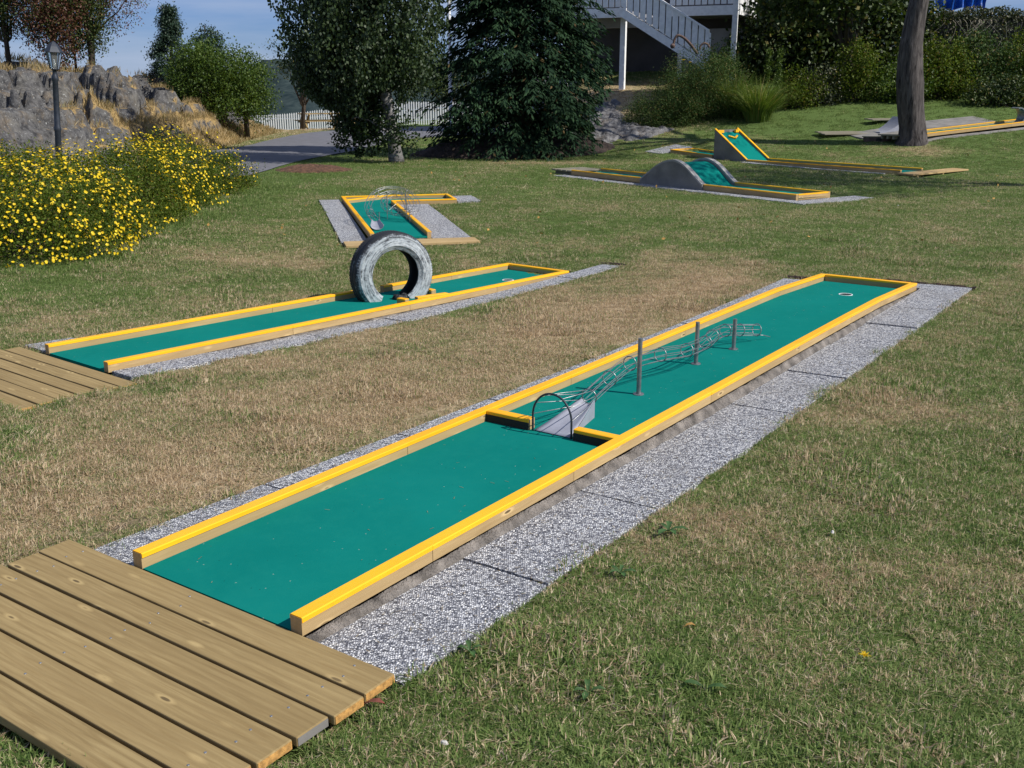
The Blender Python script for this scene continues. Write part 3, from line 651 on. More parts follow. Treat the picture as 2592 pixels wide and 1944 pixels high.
lumpy(l2, .05, 4.9, .46, .402, lambda s: Z2(s)-.02, F2, amp=.02)
cup(l2, 4.45, -.08, Z2(4.45))
# lane 3 with the side arm
P3 = interp_prof([(0, .0), (3.3, .035), (4.3, .045)]); Z3 = lambda s: P3(s)-.056
l3 = lane(F3, 'L shaped green lane beyond the tyre with a wire loop on it')
felt(l3, 0, 4.06, -.32, .32, Z3); mb = MB(); mb.hexa([(3.42, -1.30, -.2), (4.06, -1.30, -.2), (4.06, -.325, -.2), (3.42, -.325, -.2)]+[(3.42, -1.30, Z3(3.4)), (4.06, -1.30, Z3(4)), (4.06, -.325, Z3(4)), (3.42, -.325, Z3(3.4))]); mb.build('felt', M['felt'], l3)
bed = MB(); bed.hexa([(0, -.3, -.4), (4.1, -.3, -.4), (4.1, .3, -.4), (0, .3, -.4)]+[(s, y, Z3(s)-.021) for s, y in ((0, -.3), (4.1, -.3), (4.1, .3), (0, .3))]); bed.build('foundation', M['mortar'], l3)
rail(l3, 0, 4.13, .322, .370, P3, joints=(1.35, 2.7), depth=.085)
rail(l3, 0, 3.42, -.370, -.322, P3, joints=(1.6,), depth=.085)
xrail(l3, 4.08, 4.128, -1.34, .320, P3(4.1), depth=.085)
xrail(l3, 3.372, 3.42, -1.34, -.372, P3(3.4)-.001, depth=.085)
rail(l3, 3.42, 4.08, -1.34, -1.292, P3, depth=.085)
m = Matrix.Translation((3.86, .02, P3(4)-.003)) @ Matrix.Rotation(R(128), 4, 'Z'); mb = MB(); mb.box(-.42, .42, -.024, .024, -.06, -.004); o = mb.build('rail_timber', M['timber'], l3); o.matrix_local = m
mb = MB(); mb.box(-.418, .418, -.026, .026, -.018, 0); o = mb.build('yellow_cap', M['yellow'], l3, bevel=.003); o.matrix_local = m
mb = MB(); mb.box(-.36, -.03, -.94, .72, -.35, -.095); 
bd = MB(); bd.box(-.80, .80, -.18, .18, -.03, .0); o = bd.build('front_board', M['timber'], l3, bevel=.004); o.matrix_local = Matrix.Translation((-.20, -.10, F3.g(-.2, -.1)+.035)) @ Matrix.Rotation(R(90), 4, 'Z')
# lane 4 with the hump
P4 = interp_prof([(0, .1), (6, .12)]); Z4 = lambda s: P4(s)-.06
def hsh(t): t = min(max(t, 0), 1); return math.sin(math.pi*t**.94)**(1.35 if t < .5 else 1.1)
hump = lambda s: .36*hsh((s-2.05)/1.50)
l4 = lane(F4, 'green lane running over a rounded concrete hump')
felt(l4, 0, 5.7, -.35, .35, lambda s: Z4(s)+hump(s)*1.04, 90)
rail(l4, 0, 2.12, .352, .40, P4, joints=(1.1,), depth=.10); rail(l4, 0, 2.12, -.40, -.352, P4, joints=(1.0,), depth=.10)
rail(l4, 3.52, 5.72, .352, .40, P4, joints=(4.6,), depth=.10); rail(l4, 3.52, 5.72, -.40, -.352, P4, joints=(4.4,), depth=.10)
xrail(l4, 0.0, .048, -.349, .349, P4(0)-.001, depth=.09)
for sg in (1, -1):
    mb = MB(); n = 36; vs = []; fs = []; ya, yb = (.345, .435) if sg > 0 else (-.435, -.345)
    for i in range(n+1):
        s = 2.02+1.60*i/n; z = .085+.38*hsh((s-2.0)/1.62)
        vs += [(s, ya, z), (s, yb, z), (s, yb, -.1), (s, ya, -.1)]
    for i in range(n): o = i*4; fs += [(o, o+4, o+5, o+1), (o+1, o+5, o+6, o+2), (o, o+3, o+7, o+4)]
    fs += [(0, 1, 2, 3), (n*4+3, n*4+2, n*4+1, n*4)]; mb.add(vs, fs); mb.build('hump_side_wall', M['concrete'], l4)
    mb = MB(); vs = []; fs = []; c_ = (ya+yb)/2
    for i in range(n+1):
        s = 2.02+1.60*i/n; z = .087+.38*hsh((s-2.0)/1.62)
        vs += [(s, ya-.004, z-.02), (s, ya-.004, z+.012), (s, yb+.004, z+.012), (s, yb+.004, z-.02)]
    for i in range(n): o = i*4; fs += [(o, o+1, o+5, o+4), (o+1, o+2, o+6, o+5), (o+2, o+3, o+7, o+6)]
    mb.add(vs, fs); mb.build('hump_rim', M['concrete_l'], l4)
mb = MB(); mb.box(0, 5.7, -.34, .34, -.15, .0); mb.build('foundation', M['mortar'], l4)
# lane 5 with the ramp
P5 = interp_prof([(0, .10), (3.85, .11), (6.2, .24)]); Z5 = lambda s: P5(s)-.06
l5 = lane(F5, 'green lane climbing a steep concrete ramp, furthest right of the sunlit lanes')
felt(l5, 0, 3.86, -.375, .375, Z5); felt(l5, 3.85, 4.80, -.37, .37, lambda s: .05+(s-3.85)/.98*.65, 10, 'ramp_felt'); felt(l5, 4.86, 6.15, -.37, .37, Z5, 6)
rail(l5, 0, 3.86, .377, .425, P5, joints=(1.2, 2.5), depth=.11); rail(l5, 0, 3.86, -.425, -.377, P5, joints=(1.9,), depth=.10)
rail(l5, 4.87, 6.2, .377, .425, P5, depth=.10); rail(l5, 4.87, 6.2, -.425, -.377, P5, depth=.10); xrail(l5, 6.15, 6.198, -.375, .375, P5(6.2), depth=.10)
rp = lambda s: .11+(s-3.85)/.98*.66
for ya, yb in ((.372, .425), (-.425, -.372)):
    mb = MB(); mb.add([(3.80, ya, -.15), (4.83, ya, -.15), (4.83, ya, .748), (3.80, ya, .06), (3.80, yb, -.15), (4.83, yb, -.15), (4.83, yb, .748), (3.80, yb, .06)],
                      [(0, 1, 2, 3), (7, 6, 5, 4), (1, 5, 6, 2), (3, 2, 6, 7), (0, 3, 7, 4), (0, 4, 5, 1)]); mb.build('ramp_side_wall', M['concrete'], l5)
    rail(l5, 3.865, 4.83, ya, yb, rp, depth=.03)
mb = MB(); mb.box(4.80, 4.86, -.370, .370, -.1, .735); mb.build('ramp_back_wall', M['concrete'], l5)
for sg in (1, -1):
    mb = MB(); mb.box(-.10, .10, -.02, .02, .0, .03); o = mb.build('deflector', M['yellow'], l5)
    o.matrix_local = Matrix.Translation((4.60, .07*sg, .56)) @ Matrix.Rotation(-math.atan(.67), 4, 'Y') @ Matrix.Rotation(R(62*sg), 4, 'Z')
    mb = MB(); mb.box(-.08, .08, -.024, .024, -.03, .035); o = mb.build('deflector', M['yellow'], l5)
    o.matrix_local = Matrix.Translation((4.76, .29*sg, .70)) @ Matrix.Rotation(R(80*sg), 4, 'Z')
mb = MB(); mb.box(0, 4.8, -.37, .37, -.2, .0); mb.build('foundation', M['mortar'], l5)
# lane 6 behind the leaning trunk
P6 = interp_prof([(-.5, .585), (0, .62), (4.4, .93)]); Z6 = lambda s: P6(s)-.06
l6 = lane(F6, 'furthest narrow lane with pale rails, half hidden behind the leaning trunk')
felt(l6, 0, 4.4, -.32, .32, Z6, 12); rail(l6, 0, 4.4, -.37, -.322, P6, joints=(1.5, 3.), depth=.09); rail(l6, 0, 4.4, .322, .37, P6, joints=(1.5, 3.), depth=.09)
mb = MB(); n = 18
arc = [(.21*math.cos(a_), .21*math.sin(a_)) for a_ in np.linspace(R(-70), R(110), n)]
vs = []; fs = []
for cx_, cz_ in arc:
    for q in (1., .86):
        for y in (-.12, .12): vs.append((3.55+cx_*q, y, Z6(3.5)+.19+cz_*q))
for i in range(n-1):
    o = i*4; fs += [(o, o+4, o+5, o+1), (o+2, o+3, o+7, o+6), (o, o+2, o+6, o+4), (o+1, o+5, o+7, o+3)]
fs += [(0, 1, 3, 2), (n*4-4, n*4-2, n*4-1, n*4-3)]; mb.add(vs, fs); mb.build('half_loop', M['steel'], l6)
mb = MB(); mb.box(0, 4.4, -.30, .30, .2, .54); o = mb.build('foundation', M['mortar'], l6)
# curved kicker of a further lane
t = tag(empty('curved_ramp', (9.15, 26.75, g(9.15, 26.75)), R(20)), 'small grey curved ramp just left of the leaning trunk', 'ramp')
mb = MB(); n = 12; vs = []; fs = []
for i in range(n+1):
    q = i/n; vs += [(q*.75, -.25, .02+.36*q**2.3), (q*.75, .25, .02+.36*q**2.3), (q*.75, .25, -.1), (q*.75, -.25, -.1)]
for i in range(n): o = i*4; fs += [(o, o+4, o+5, o+1), (o+1, o+5, o+6, o+2), (o, o+3, o+7, o+4)]
fs += [(0, 1, 2, 3), (n*4+3, n*4+2, n*4+1, n*4)]; mb.add(vs, fs); mb.build('ramp_surface', M['plate'], t)

# ------------------------------------------------------------------ decks
def deck(fr, label, edges, ends, ztop, mat=M['deck'], thick=.03, gap=.011, dark_end=None, drop=0):
    t = tag(empty('timber_deck', (fr.o[0], fr.o[1], 0), fr.a), label, 'deck', 'tee decks at the lane starts')
    for i, ((s1, s0), (ya, yb)) in enumerate(zip(zip(edges[:-1], edges[1:]), ends)):
        h = (s1-s0-gap)/2; Lh = (yb-ya)/2; mb = MB(); mb.box(-Lh, Lh, -h, h, -thick, 0)
        z = ztop+drop*(s0+s1)/2+rng.uniform(-.0015, .0015)
        o = mb.build('board', mat, t, bevel=.0035); o.matrix_local = Matrix.Translation(((s0+s1)/2, (ya+yb)/2, z)) @ Matrix.Rotation(R(90)+rng.uniform(-.002, .002), 4, 'Z')
        me = MB(); x = -Lh-.0006; me.box(x-.0012, x, -h+.003, h-.003, -thick+.003, -.003)
        if fr in (F1, F2): e_ = me.build('end_grain', M['concrete' if dark_end == i else 'endgrain'], o)
        if fr is F1:
            for xx in (-Lh+.12, Lh-.14, .05):
                for yy in (-h*.45, h*.5):
                    sc = MB(); sc.lathe([(.0001, .0012), (.0036, .0012), (.0042, .0002)], 10, (xx+rng.uniform(-.02, .02), yy, 0)); sc.build('screw', M['wire'], o)
    for y in (ends[0][0]+.12, (ends[0][0]+ends[0][1])/2, ends[0][1]-.12):
        mb = MB(); mb.box(edges[-1]+.02, edges[0]-.02, y-.024, y+.024, ztop-thick-.07, ztop-thick-.001); mb.build('joist', mat, t)
    return t
deck(F1, 'large brown timber deck with six wide boards in the bottom left corner', [-.004, -.142, -.270, -.398, -.530, -.664, -.790],
     [(-.818, .812), (-.826, .80), (-.812, .815), (-.806, .83), (-.80, .84), (-.792, .85)], .036, dark_end=2)
deck(F2, 'small brown timber deck at the left edge, at the start of the tyre lane', [-.045, -.160, -.285, -.405, -.530, -.652, -.775],
     [(-.80, .66), (-.785, .70), (-.79, .72), (-.775, .76), (-.76, .8), (-.76, .85)], -.052)
deck(F4, 'weathered deck at the far left end of the hump lane', [6.42, 6.26, 6.08, 5.91, 5.74], [(-.4, .38)]*4, .10, M['oldwood'], gap=.02)
deck(F5, 'long pale deck across the near end of the ramp lane', [-.03, -.17, -.31, -.45], [(-1.55, .62), (-1.5, .66), (-1.45, .70)], .055, M['timber'], gap=.012)
deck(F6, 'greyed deck left of the leaning trunk, raised on a brown block', [-.04, -.42, -.80], [(-.40, .22)]*2, .60, M['oldwood'], gap=.015)
t = tag(empty('timber_deck', (8.45, 26.95, 0), R(12)), 'longer greyed deck behind the raised one, left of the leaning trunk', 'deck', 'tee decks at the lane starts')
for k in range(3):
    mb = MB(); mb.box(-.75, .75, -.085, .085, -.03, 0); mb.build('board', M['oldwood'], t, loc=(0, -.36+k*.18, .585+.02*k), bevel=.004)
t = tag(empty('timber_deck', (9.75, 27.95, 0), R(12)), 'greyed deck furthest back beside the leaning trunk', 'deck', 'tee decks at the lane starts')
for k in range(2):
    mb = MB(); mb.box(-.45, .45, -.1, .1, -.03, 0); mb.build('board', M['oldwood'], t, loc=(0, -.2+k*.21, .90+.015*k), bevel=.004)
t = tag(empty('brown_block', (8.95, 25.85, g(8.95, 25.85)), R(5)), 'brown block under the raised deck left of the trunk', 'block')
mb = MB(); mb.box(-.32, .32, -.10, .10, -.05, .075); mb.build('block_body', M['rust'], t, bevel=.01)
mb = MB(); mb.box(-.07, .07, -.105, -.1002, -.01, .05); mb.build('block_slot', M['dark'], t)
mb = MB(); mb.box(-.34, .34, -.12, .12, .076, .095); mb.build('block_cover', M['oldwood'], t)

# ------------------------------------------------------------------ tyre
ax = Vector((.52, -.855, 0)).normalized(); RT, WT = .352, .095
prof = [(.352, -.052, 1), (.353, -.02, 1), (.345, -.018, 1), (.345, -.012, 1), (.353, -.010, 1), (.353, .010, 1), (.345, .012, 1), (.345, .018, 1), (.353, .02, 1), (.352, .052, 1),
        (.345, .070, .6), (.333, .082, .2), (.322, .086, 0), (.318, .0915, 0), (.314, .087, 0), (.295, .0955, 0), (.270, .0985, 0), (.250, .0965, 0), (.246, .099, 0), (.242, .0955, 0), (.226, .088, 0), (.215, .080, .2), (.209, .079, 0), (.205, .070, 1), (.208, .064, 2),
        (.235, .066, 2), (.27, .078, 2), (.31, .07, 2), (.335, .045, 2), (.338, 0, 2), (.335, -.045, 2), (.31, -.07, 2), (.27, -.078, 2), (.235, -.066, 2), (.208, -.064, 2), (.205, -.070, 1), (.209, -.079, 0), (.215, -.080, .2), (.226, -.088, 0), (.270, -.0985, 0), (.295, -.0955, 0), (.322, -.086, 0), (.333, -.082, .2), (.345, -.070, .6)]
na = 150; A0, A1 = R(-90+30), R(270-36); V = []; TR = []
for i in range(na+1):
    a_ = A0+(A1-A0)*i/na
    for j, (r_, z_, tr_) in enumerate(prof):
        if tr_ == 1 and r_ > .3 and j in (0, 9) : r_ = r_-.006*(i % 2)
        if abs(z_) > .06 and r_ > .33: r_ = r_-.006*(i % 2)
        r_ = r_+(.01*(float(vnoise(i*.9, j*.7))-.5) if i in (0, na) else 0)
        V.append((r_*math.cos(a_)*1.06, r_*math.sin(a_)*1.06, z_*1.2)); TR.append(min(tr_, 2.5))
k = len(prof); F = []
for i in range(na):
    for j in range(k): F.append((i*k+j, i*k+(j+1) % k, (i+1)*k+(j+1) % k, (i+1)*k+j))
me = np_mesh('tyre', np.array(V), np.array(F), M['tyre'], vattr=dict(tread=np.array(TR)), smooth=True)
ty = link('tyre', me); tag(ty, 'worn white painted tyre standing upright across the second lane', 'tyre')
xa = Vector((0, 0, 1)).cross(ax).normalized(); mt = Matrix((( *xa,), (0, 0, 1), (*ax,))).transposed().to_4x4(); mt.translation = Vector((-1.065, 8.985, .108)); ty.matrix_world = mt
mb = MB(); V_ = []
for k_ in range(26):
    a_ = k_/26*2*math.pi; mb.tube([(0.07*math.cos(a_), .055*math.sin(a_), 0), (.05*math.cos(a_+.4), .04*math.sin(a_+.4), .03+.03*rng.random()), (.02*math.cos(a_+1), .02*math.sin(a_+1), .035)], .012, 5)
o = mb.build('crumpled_rubber', M['rubber'], smooth=True, loc=(-.99, 8.93, -.125), rot=(0, 0, R(20))); tag(o, 'crumpled black rubber lump in the opening at the foot of the tyre', 'rubber lump')

# ------------------------------------------------------------------ wire tunnel on lane 1
def catmull(P, n=8):
    P = [Vector(p) for p in P]; Q = [P[0]*2-P[1]]+P+[P[-1]*2-P[-2]]; out = []
    for i in range(1, len(Q)-2):
        for k in range(n):
            t = k/n; a_, b_, c_, d_ = Q[i-1:i+3]
            out.append(.5*((2*b_)+(c_-a_)*t+(2*a_-5*b_+4*c_-d_)*t*t+(3*b_-a_-3*c_+d_)*t**3))
    out.append(P[-1]); return out
def cage(parent, centers, rad, nrod, ring_idx, wr=.0022, start=None, ringw=.003, taper=None):
    C_ = catmull(centers, 6); N = len(C_); ups = []; rods = [[] for _ in range(nrod)]; prev = None
    for i, c in enumerate(C_):
        t = (C_[min(i+1, N-1)]-C_[max(i-1, 0)]).normalized()
        if prev is None: u = t.cross(Vector((0, 0, 1))).normalized()
        else: u = (prev-t*prev.dot(t)).normalized()
        prev = u; v = u.cross(t); r_ = rad if taper is None else taper(i/(N-1))
        fr_ = [c+(u*math.cos(2*math.pi*(k+.25)/nrod)+v*math.sin(2*math.pi*(k+.25)/nrod))*r_ for k in range(nrod)]
        for k in range(nrod): rods[k].append(fr_[k])
        if i in [q*6 for q in ring_idx]:
            mb = MB(); mb.tube([c+(u*math.cos(2*math.pi*k/24)+v*math.sin(2*math.pi*k/24))*(r_+.003) for k in range(24)], ringw, 6, closed=True)
            mb.build('ring', M['wire'], parent, True)
    if start:
        used = sorted(range(nrod), key=lambda k: math.atan2((rods[k][0]-C_[0]).z, 0))
        S = start(nrod)
        fr0 = C_[0]; t = (C_[1]-C_[0]).normalized(); side = Vector((t.y, -t.x, 0)).normalized()
        order = sorted(range(nrod), key=lambda k: -((math.atan2((rods[k][0]-fr0).z+.012, (rods[k][0]-fr0).dot(side))+R(90)) % (2*math.pi)))
        for k, p in zip(order, S): rods[k].insert(0, Vector(p))
    for rd in rods:
        mb = MB(); mb.tube(rd, wr, 5); mb.build('wire', M['wire'], parent, True)
C1 = [(.405, 5.15, .128), (.529, 5.36, .168), (.662, 5.575, .194), (.865, 5.80, .187), (1.053, 6.0, .163), (1.209, 6.25, .150), (1.287, 6.42, .150), (1.409, 6.62, .142), (1.529, 6.72, .121), (1.661, 6.80, .103)]
bx, by = F1.w(2.09, 0); base = Vector((bx, by, .03))
tw = tag(empty('wire_tunnel', base), 'long winding cage of steel wires with hoop entrance on the nearest lane', 'wire tunnel')
zf = .030
def W1(s, lat): return Vector((.5727*s+.8198*lat, .8198*s-.5727*lat, 0))
aL, aR = W1(4.063, -2.711), W1(4.063, -2.485); mid = (aL+aR)/2; hw = (aR-aL)/2
def arch_pt(t):                                     # t 0..1 left foot to right foot
    a_ = math.pi*(1-t); leg = .085
    if t < .12: return mid-hw+Vector((0, 0, zf+leg*t/.12))
    if t > .88: return mid+hw+Vector((0, 0, zf+leg*(1-t)/.12))
    u = (t-.12)/.76; return mid-hw*math.cos(math.pi*u)+Vector((0, 0, zf+leg+.125*math.sin(math.pi*u)))
mb = MB(); mb.tube([arch_pt(i/40)-base for i in range(41)], .0055, 8); mb.build('entrance_hoop', M['iron'], tw, True)
cage(tw, [Vector(c)-base for c in C1], .0385, 7, range(0, 10), start=lambda n: [arch_pt(.13+.74*i/(n-1))-base for i in range(n)], ringw=.0030)
tail = [Vector((1.661, 6.80, .068)), Vector((1.72, 6.83, .058)), Vector((1.77, 6.86, .040))]
mb = MB(); mb.tube([p-base for p in tail], .003, 5); mb.build('wire', M['wire'], tw, True)
d1 = Vector((F1.d[0], F1.d[1], 0)); l1v = Vector((-F1.d[1], F1.d[0], 0))
mb = MB(); vs = []; fs = []; n = 12; m_ = 8
for i in range(n+1):
    t = i/n; c_ = mid.lerp(Vector((.395, 5.115, 0)), t); wd = .105*(1-t)+.040*t; zc = zf+.004+(.062*t**1.35)
    for j in range(m_+1):
        q = j/m_*2-1; p = c_-l1v*wd*q; z = zc+.030*t*q*q; vs.append(tuple(Vector((p.x, p.y, z))-base))
for i in range(n):
    for j in range(m_): o = i*(m_+1)+j; fs.append((o, o+m_+1, o+m_+2, o+1))
mb.add(vs, fs)
o = mb.build('entry_chute', M['plate'], tw, True); sm = o.modifiers.new('thick', 'SOLIDIFY'); sm.thickness = .003; sm.offset = -1
for q in (-1, 1):
    mb = MB(); vs = []
    for i in range(n+1):
        t = i/n; c_ = mid.lerp(Vector((.395, 5.115, 0)), t); wd = (.105*(1-t)+.040*t)*1.0; p = c_-l1v*wd*q; z = zf+.004+.062*t**1.35+.030*t-.003
        vs += [tuple(Vector((p.x, p.y, z))-base), tuple(Vector((p.x, p.y, zf+.001))-base)]
    mb.add(vs, [(2*i, 2*i+2, 2*i+3, 2*i+1) for i in range(n)]); o = mb.build('chute_skirt', M['plate'], tw); sm = o.modifiers.new('thick', 'SOLIDIFY'); sm.thickness = .002
for (x, y, zt, cc_) in ((.710, 5.524, .352, (.66, 5.57, .19)), (1.146, 6.191, .294, (1.17, 6.17, .155)), (1.460, 6.573, .229, (1.43, 6.63, .14))):
    zb = Z1(F1.loc(x, y)[0]); mb = MB(); mb.tube([Vector((x, y, zb))-base, Vector((x, y, zt))-base], .0128, 14); p = mb.build('post', M['steel'], tw)
    mb = MB(); mb.lathe([(.0001, .005), (.030, .005), (.031, .001)], 18, Vector((x, y, zb))-base); mb.build('flange', M['steel'], p)
# ------------------------------------------------------------------ wire loop on lane 3
fx3 = Vector((F3.o[0], F3.o[1], 0))
base3 = Vector((-1.80, 14.1, Z3(1.7)))
t3 = tag(empty('wire_loop', base3), 'tangled looping cage of thin steel wires on the lane behind the tyre', 'wire loop')
loop = [(-1.77, 13.3, .06), (-1.85, 13.5, .12), (-1.90, 13.7, .21), (-1.82, 13.95, .32), (-1.62, 14.1, .36), (-1.42, 14.1, .31), (-1.29, 13.95, .22), (-1.29, 13.8, .13), (-1.42, 13.75, .09), (-1.58, 13.95, .08), (-1.74, 14.3, .09), (-1.79, 14.55, .16), (-1.72, 14.7, .22), (-1.60, 14.7, .23), (-1.49, 14.55, .16), (-1.44, 14.35, .05)]
cage(t3, [Vector(p)-base3 for p in loop], .046, 6, [1, 3, 5, 7, 9, 11, 13, 15], wr=.0030, ringw=.0034)
mb = MB(); n = 14; vs = []; fs = []
for i in range(9):
    t = i/8; 
    for j in range(n+1):
        a_ = math.pi*j/n; r_ = .085*(1-t)+.045*t; vs.append(tuple(Vector((-1.70-.06*t+r_*math.cos(a_), 13.0+.30*t, Z3(1.)+.004+.07*t+r_*.75*(1-math.sin(a_))))-base3))
for i in range(8):
    for j in range(n): o = i*(n+1)+j; fs.append((o, o+1, o+n+2, o+n+1))
mb.add(vs, fs); o = mb.build('entry_chute', M['plate'], t3, True); sm = o.modifiers.new('thick', 'SOLIDIFY'); sm.thickness = .004
for x, y, zt in ((-1.72, 13.39, .14), (-1.70, 14.1, .28), (-1.50, 14.66, .26), (-1.36, 13.75, .12), (-1.43, 14.04, .24)):
    mb = MB(); mb.tube([Vector((x, y, Z3(1.3)))-base3, Vector((x, y, zt))-base3], .0055, 6); mb.build('post', M['steel'], t3)
mb = MB(); mb.tube([Vector((-1.68, 14.1, .08))-base3, Vector((-1.57, 14.2, .17))-base3], .003, 6); mb.build('brace', M['wire'], t3)

# ------------------------------------------------------------------ lamp post
lp = tag(empty('lamp_post', (-6.95, 16, g(-6.95, 16))), 'black lamp post with a six sided lantern in front of the rocks', 'lamp'); lp.rotation_euler = (0, R(4.0), 0)
mb = MB(); mb.lathe([(.075, 0), (.075, .08), (.055, .12), (.048, .3), (.046, 1.05), (.052, 1.07), (.052, 1.11), (.044, 1.13), (.040, 1.78), (.050, 1.80), (.052, 1.84), (.034, 1.88), (.030, 1.94), (.055, 1.96)], 16); mb.build('post', M['iron'], lp, True)
def hexring(r, z): return [(r*math.cos(R(60*k+30)), r*math.sin(R(60*k+30)), z) for k in range(6)]
mb = MB(); b_, tt = hexring(.062, 1.96), hexring(.112, 2.20)
for k in range(6): mb.tube([b_[k], tt[k]], .006, 5)
mb.tube(b_, .007, 5, closed=True); mb.tube(tt, .008, 5, closed=True); ln = mb.build('lantern_frame', M['iron'], lp)
gl = NM('lantern_glass'); gl.b.inputs['Transmission Weight'].default_value = .85; gl.col((.75, .78, .74)); gl.set(.12); gl.b.inputs['IOR'].default_value = 1.1
for k in range(6):
    mb = MB(); q = (k+1) % 6; mb.add([b_[k], b_[q], tt[q], tt[k]], [(0, 1, 2, 3)]); p = mb.build('pane', gl.m, ln); p.scale = (.985, .985, 1)
mb = MB(); mb.lathe([(.0001, 1.98), (.018, 1.985), (.020, 2.06), (.012, 2.10), (.0001, 2.105)], 10); mb.build('bulb', M['white'], lp, True)
mb = MB(); v0, v1, v2 = hexring(.142, 2.20), hexring(.085, 2.28), hexring(.03, 2.34)
mb.add(v0+v1+v2+[(0, 0, 2.36)], [(k, (k+1) % 6, 6+(k+1) % 6, 6+k) for k in range(6)]+[(6+k, 6+(k+1) % 6, 12+(k+1) % 6, 12+k) for k in range(6)]+[(12+k, 12+(k+1) % 6, 18) for k in range(6)]+[tuple(range(5, -1, -1))]); mb.build('lantern_roof', M['iron'], lp)

# ------------------------------------------------------------------ white picket fence, tables, pole
fe = tag(empty('picket_fence', (-3.1, 50, 0)), 'long white picket fence behind the path and the tables', 'fence')
fp = [(-16.5, 52.4), (-10.6, 51.4), (-3.1, 50.0), (4.0, 49.0)]; d_ = np.r_[0, np.cumsum([math.dist(fp[i], fp[i+1]) for i in range(3)])]
pk = MB(); pk.add([(-.030, -.01, 0), (.030, -.01, 0), (.030, .01, 0), (-.030, .01, 0), (-.030, -.01, 1.0), (.030, -.01, 1.0), (.030, .01, 1.0), (-.030, .01, 1.0), (0, -.01, 1.06), (0, .01, 1.06)],
                  [(3, 2, 1, 0), (0, 1, 5, 4), (2, 3, 7, 6), (1, 2, 6, 5), (3, 0, 4, 7), (4, 5, 8), (7, 9, 6), (5, 6, 9, 8), (4, 8, 9, 7)])
pkm = pk.mesh('picket', M['white']); tt_ = np.arange(1.2, d_[-1], .118)
for s in tt_:
    x = np.interp(s, d_, [p[0] for p in fp]); y = np.interp(s, d_, [p[1] for p in fp])
    o = link('picket', pkm, fe, (x+3.1, y-50, g(x, y)+.02), (0, rng.uniform(-.01, .01), R(2)))
for i in range(3):
    for h_ in (.3, .8):
        mb = MB(); x0_, y0_ = fp[i]; x1_, y1_ = fp[i+1]; mb.tube([(x0_+3.1, y0_-50+.04, g(x0_, y0_)+h_), (x1_+3.1, y1_-50+.04, g(x1_, y1_)+h_)], .03, 4); mb.build('cross_rail', M['white'], fe)
def picnic(x, y, rz, label, mat):
    t = tag(empty('picnic_table', (x, y, g(x, y)), rz), label, 'picnic table', 'picnic tables by the fence')
    for k in range(5): mb = MB(); mb.box(-.95, .95, -.35+k*.142, -.35+k*.142+.128, .72, .76); mb.build('tabletop_board', mat, t)
    for s_ in (-1, 1):
        mb = MB(); mb.box(-.95, .95, s_*.72-.13, s_*.72+.13, .42, .46); mb.build('bench_board', mat, t)
        for c_ in (-1, 1):
            mb = MB(); m = Matrix.Translation((s_*.68+c_*.03, 0, .36)) @ Matrix.Rotation(R(52*c_), 4, 'X'); mb.box(-.03, .03, -.05, .05, -.60, .62, m); mb.build('leg', mat, t)
        mb = MB(); mb.box(s_*.68-.10, s_*.68-.06, -.8, .8, .34, .42); mb.build('crossbar', mat, t)
picnic(-8.6, 47.6, R(28), 'brown picnic table on the left in front of the white fence', M['deck'])
picnic(-6.5, 47.4, R(35), 'brown picnic table on the right, partly behind the birch', M['timber'])
mb = MB(); mb.lathe([(.09, 0), (.08, 1.6), (.06, 7)], 10); o = mb.build('flag_pole', M['white'], smooth=True, loc=(-2.6, 45, g(-2.6, 45)-.1)); tag(o, 'pale pole between the birch and the dark conifer', 'pole')

# ------------------------------------------------------------------ house porch
hs = tag(empty('wooden_house', (5.9, 36.85, 0), R(-24)), 'white wooden house porch with stairs and balcony above the rocks', 'house'); hs.scale = (1.09, 1, 1)
def hb(name, x0, x1, y0, y1, z0, z1, mat, par=hs): mb = MB(); mb.box(x0-5, x1-5, y0-37, y1-37, z0, z1); return mb.build(name, mat, par)
hb('wall', .5, 9.2, 38.8, 39.0, .8, 9, M['wall']); hb('wall', 9.0, 9.2, 38.99, 44, .8, 9, M['wall']); hb('wall', .5, .7, 38.99, 44, .8, 9, M['wall'])
hb('roof', .2, 9.6, 38.2, 45, 9.0, 9.3, M['wall'])
hb('landing_floor', 1.2, 3.78, 34.65, 38.79, 3.93, 4.10, M['greypaint']); hb('fascia', 1.2, 3.76, 34.58, 34.648, 3.88, 4.17, M['white'])
hb('beam', 1.5, 4.6, 35.6, 35.8, 3.62, 3.92, M['greypaint'])
hb('porch_post', 3.47, 3.63, 35.0, 35.16, 1.35, 3.92, M['white']); hb('porch_post', 1.6, 1.76, 35.0, 35.16, 1.1, 3.92, M['white'])
for z in (1.75, 2.30, 2.85): hb('sun_sliver_plate', 3.56, 3.632, 34.985, 34.998, z, z+.11, M['white'])  # white plates that paint slivers of sunlight onto the porch post
hb('stair_wall', 4.82, 6.9, 37.0, 37.1, 1.6, 3.6, M['greypaint']); hb('stud', 4.80, 4.95, 36.9, 36.998, 1.9, 3.6, M['white'])
k_ = -.655                                        # slope of the stair
def zs(x): return 4.17+(x-3.74)*k_
mb = MB(); vs = [(3.74, zs(3.74)), (6.75, zs(6.75)), (6.75, zs(6.75)-.26), (3.74, zs(3.74)-.28)]
mb.add([(x-5, 33.98-37, z) for x, z in vs]+[(x-5, 34.04-37, z) for x, z in vs], [(0, 1, 2, 3), (7, 6, 5, 4), (0, 4, 5, 1), (1, 5, 6, 2), (2, 6, 7, 3), (3, 7, 4, 0)]); mb.build('stair_stringer', M['white'], hs)
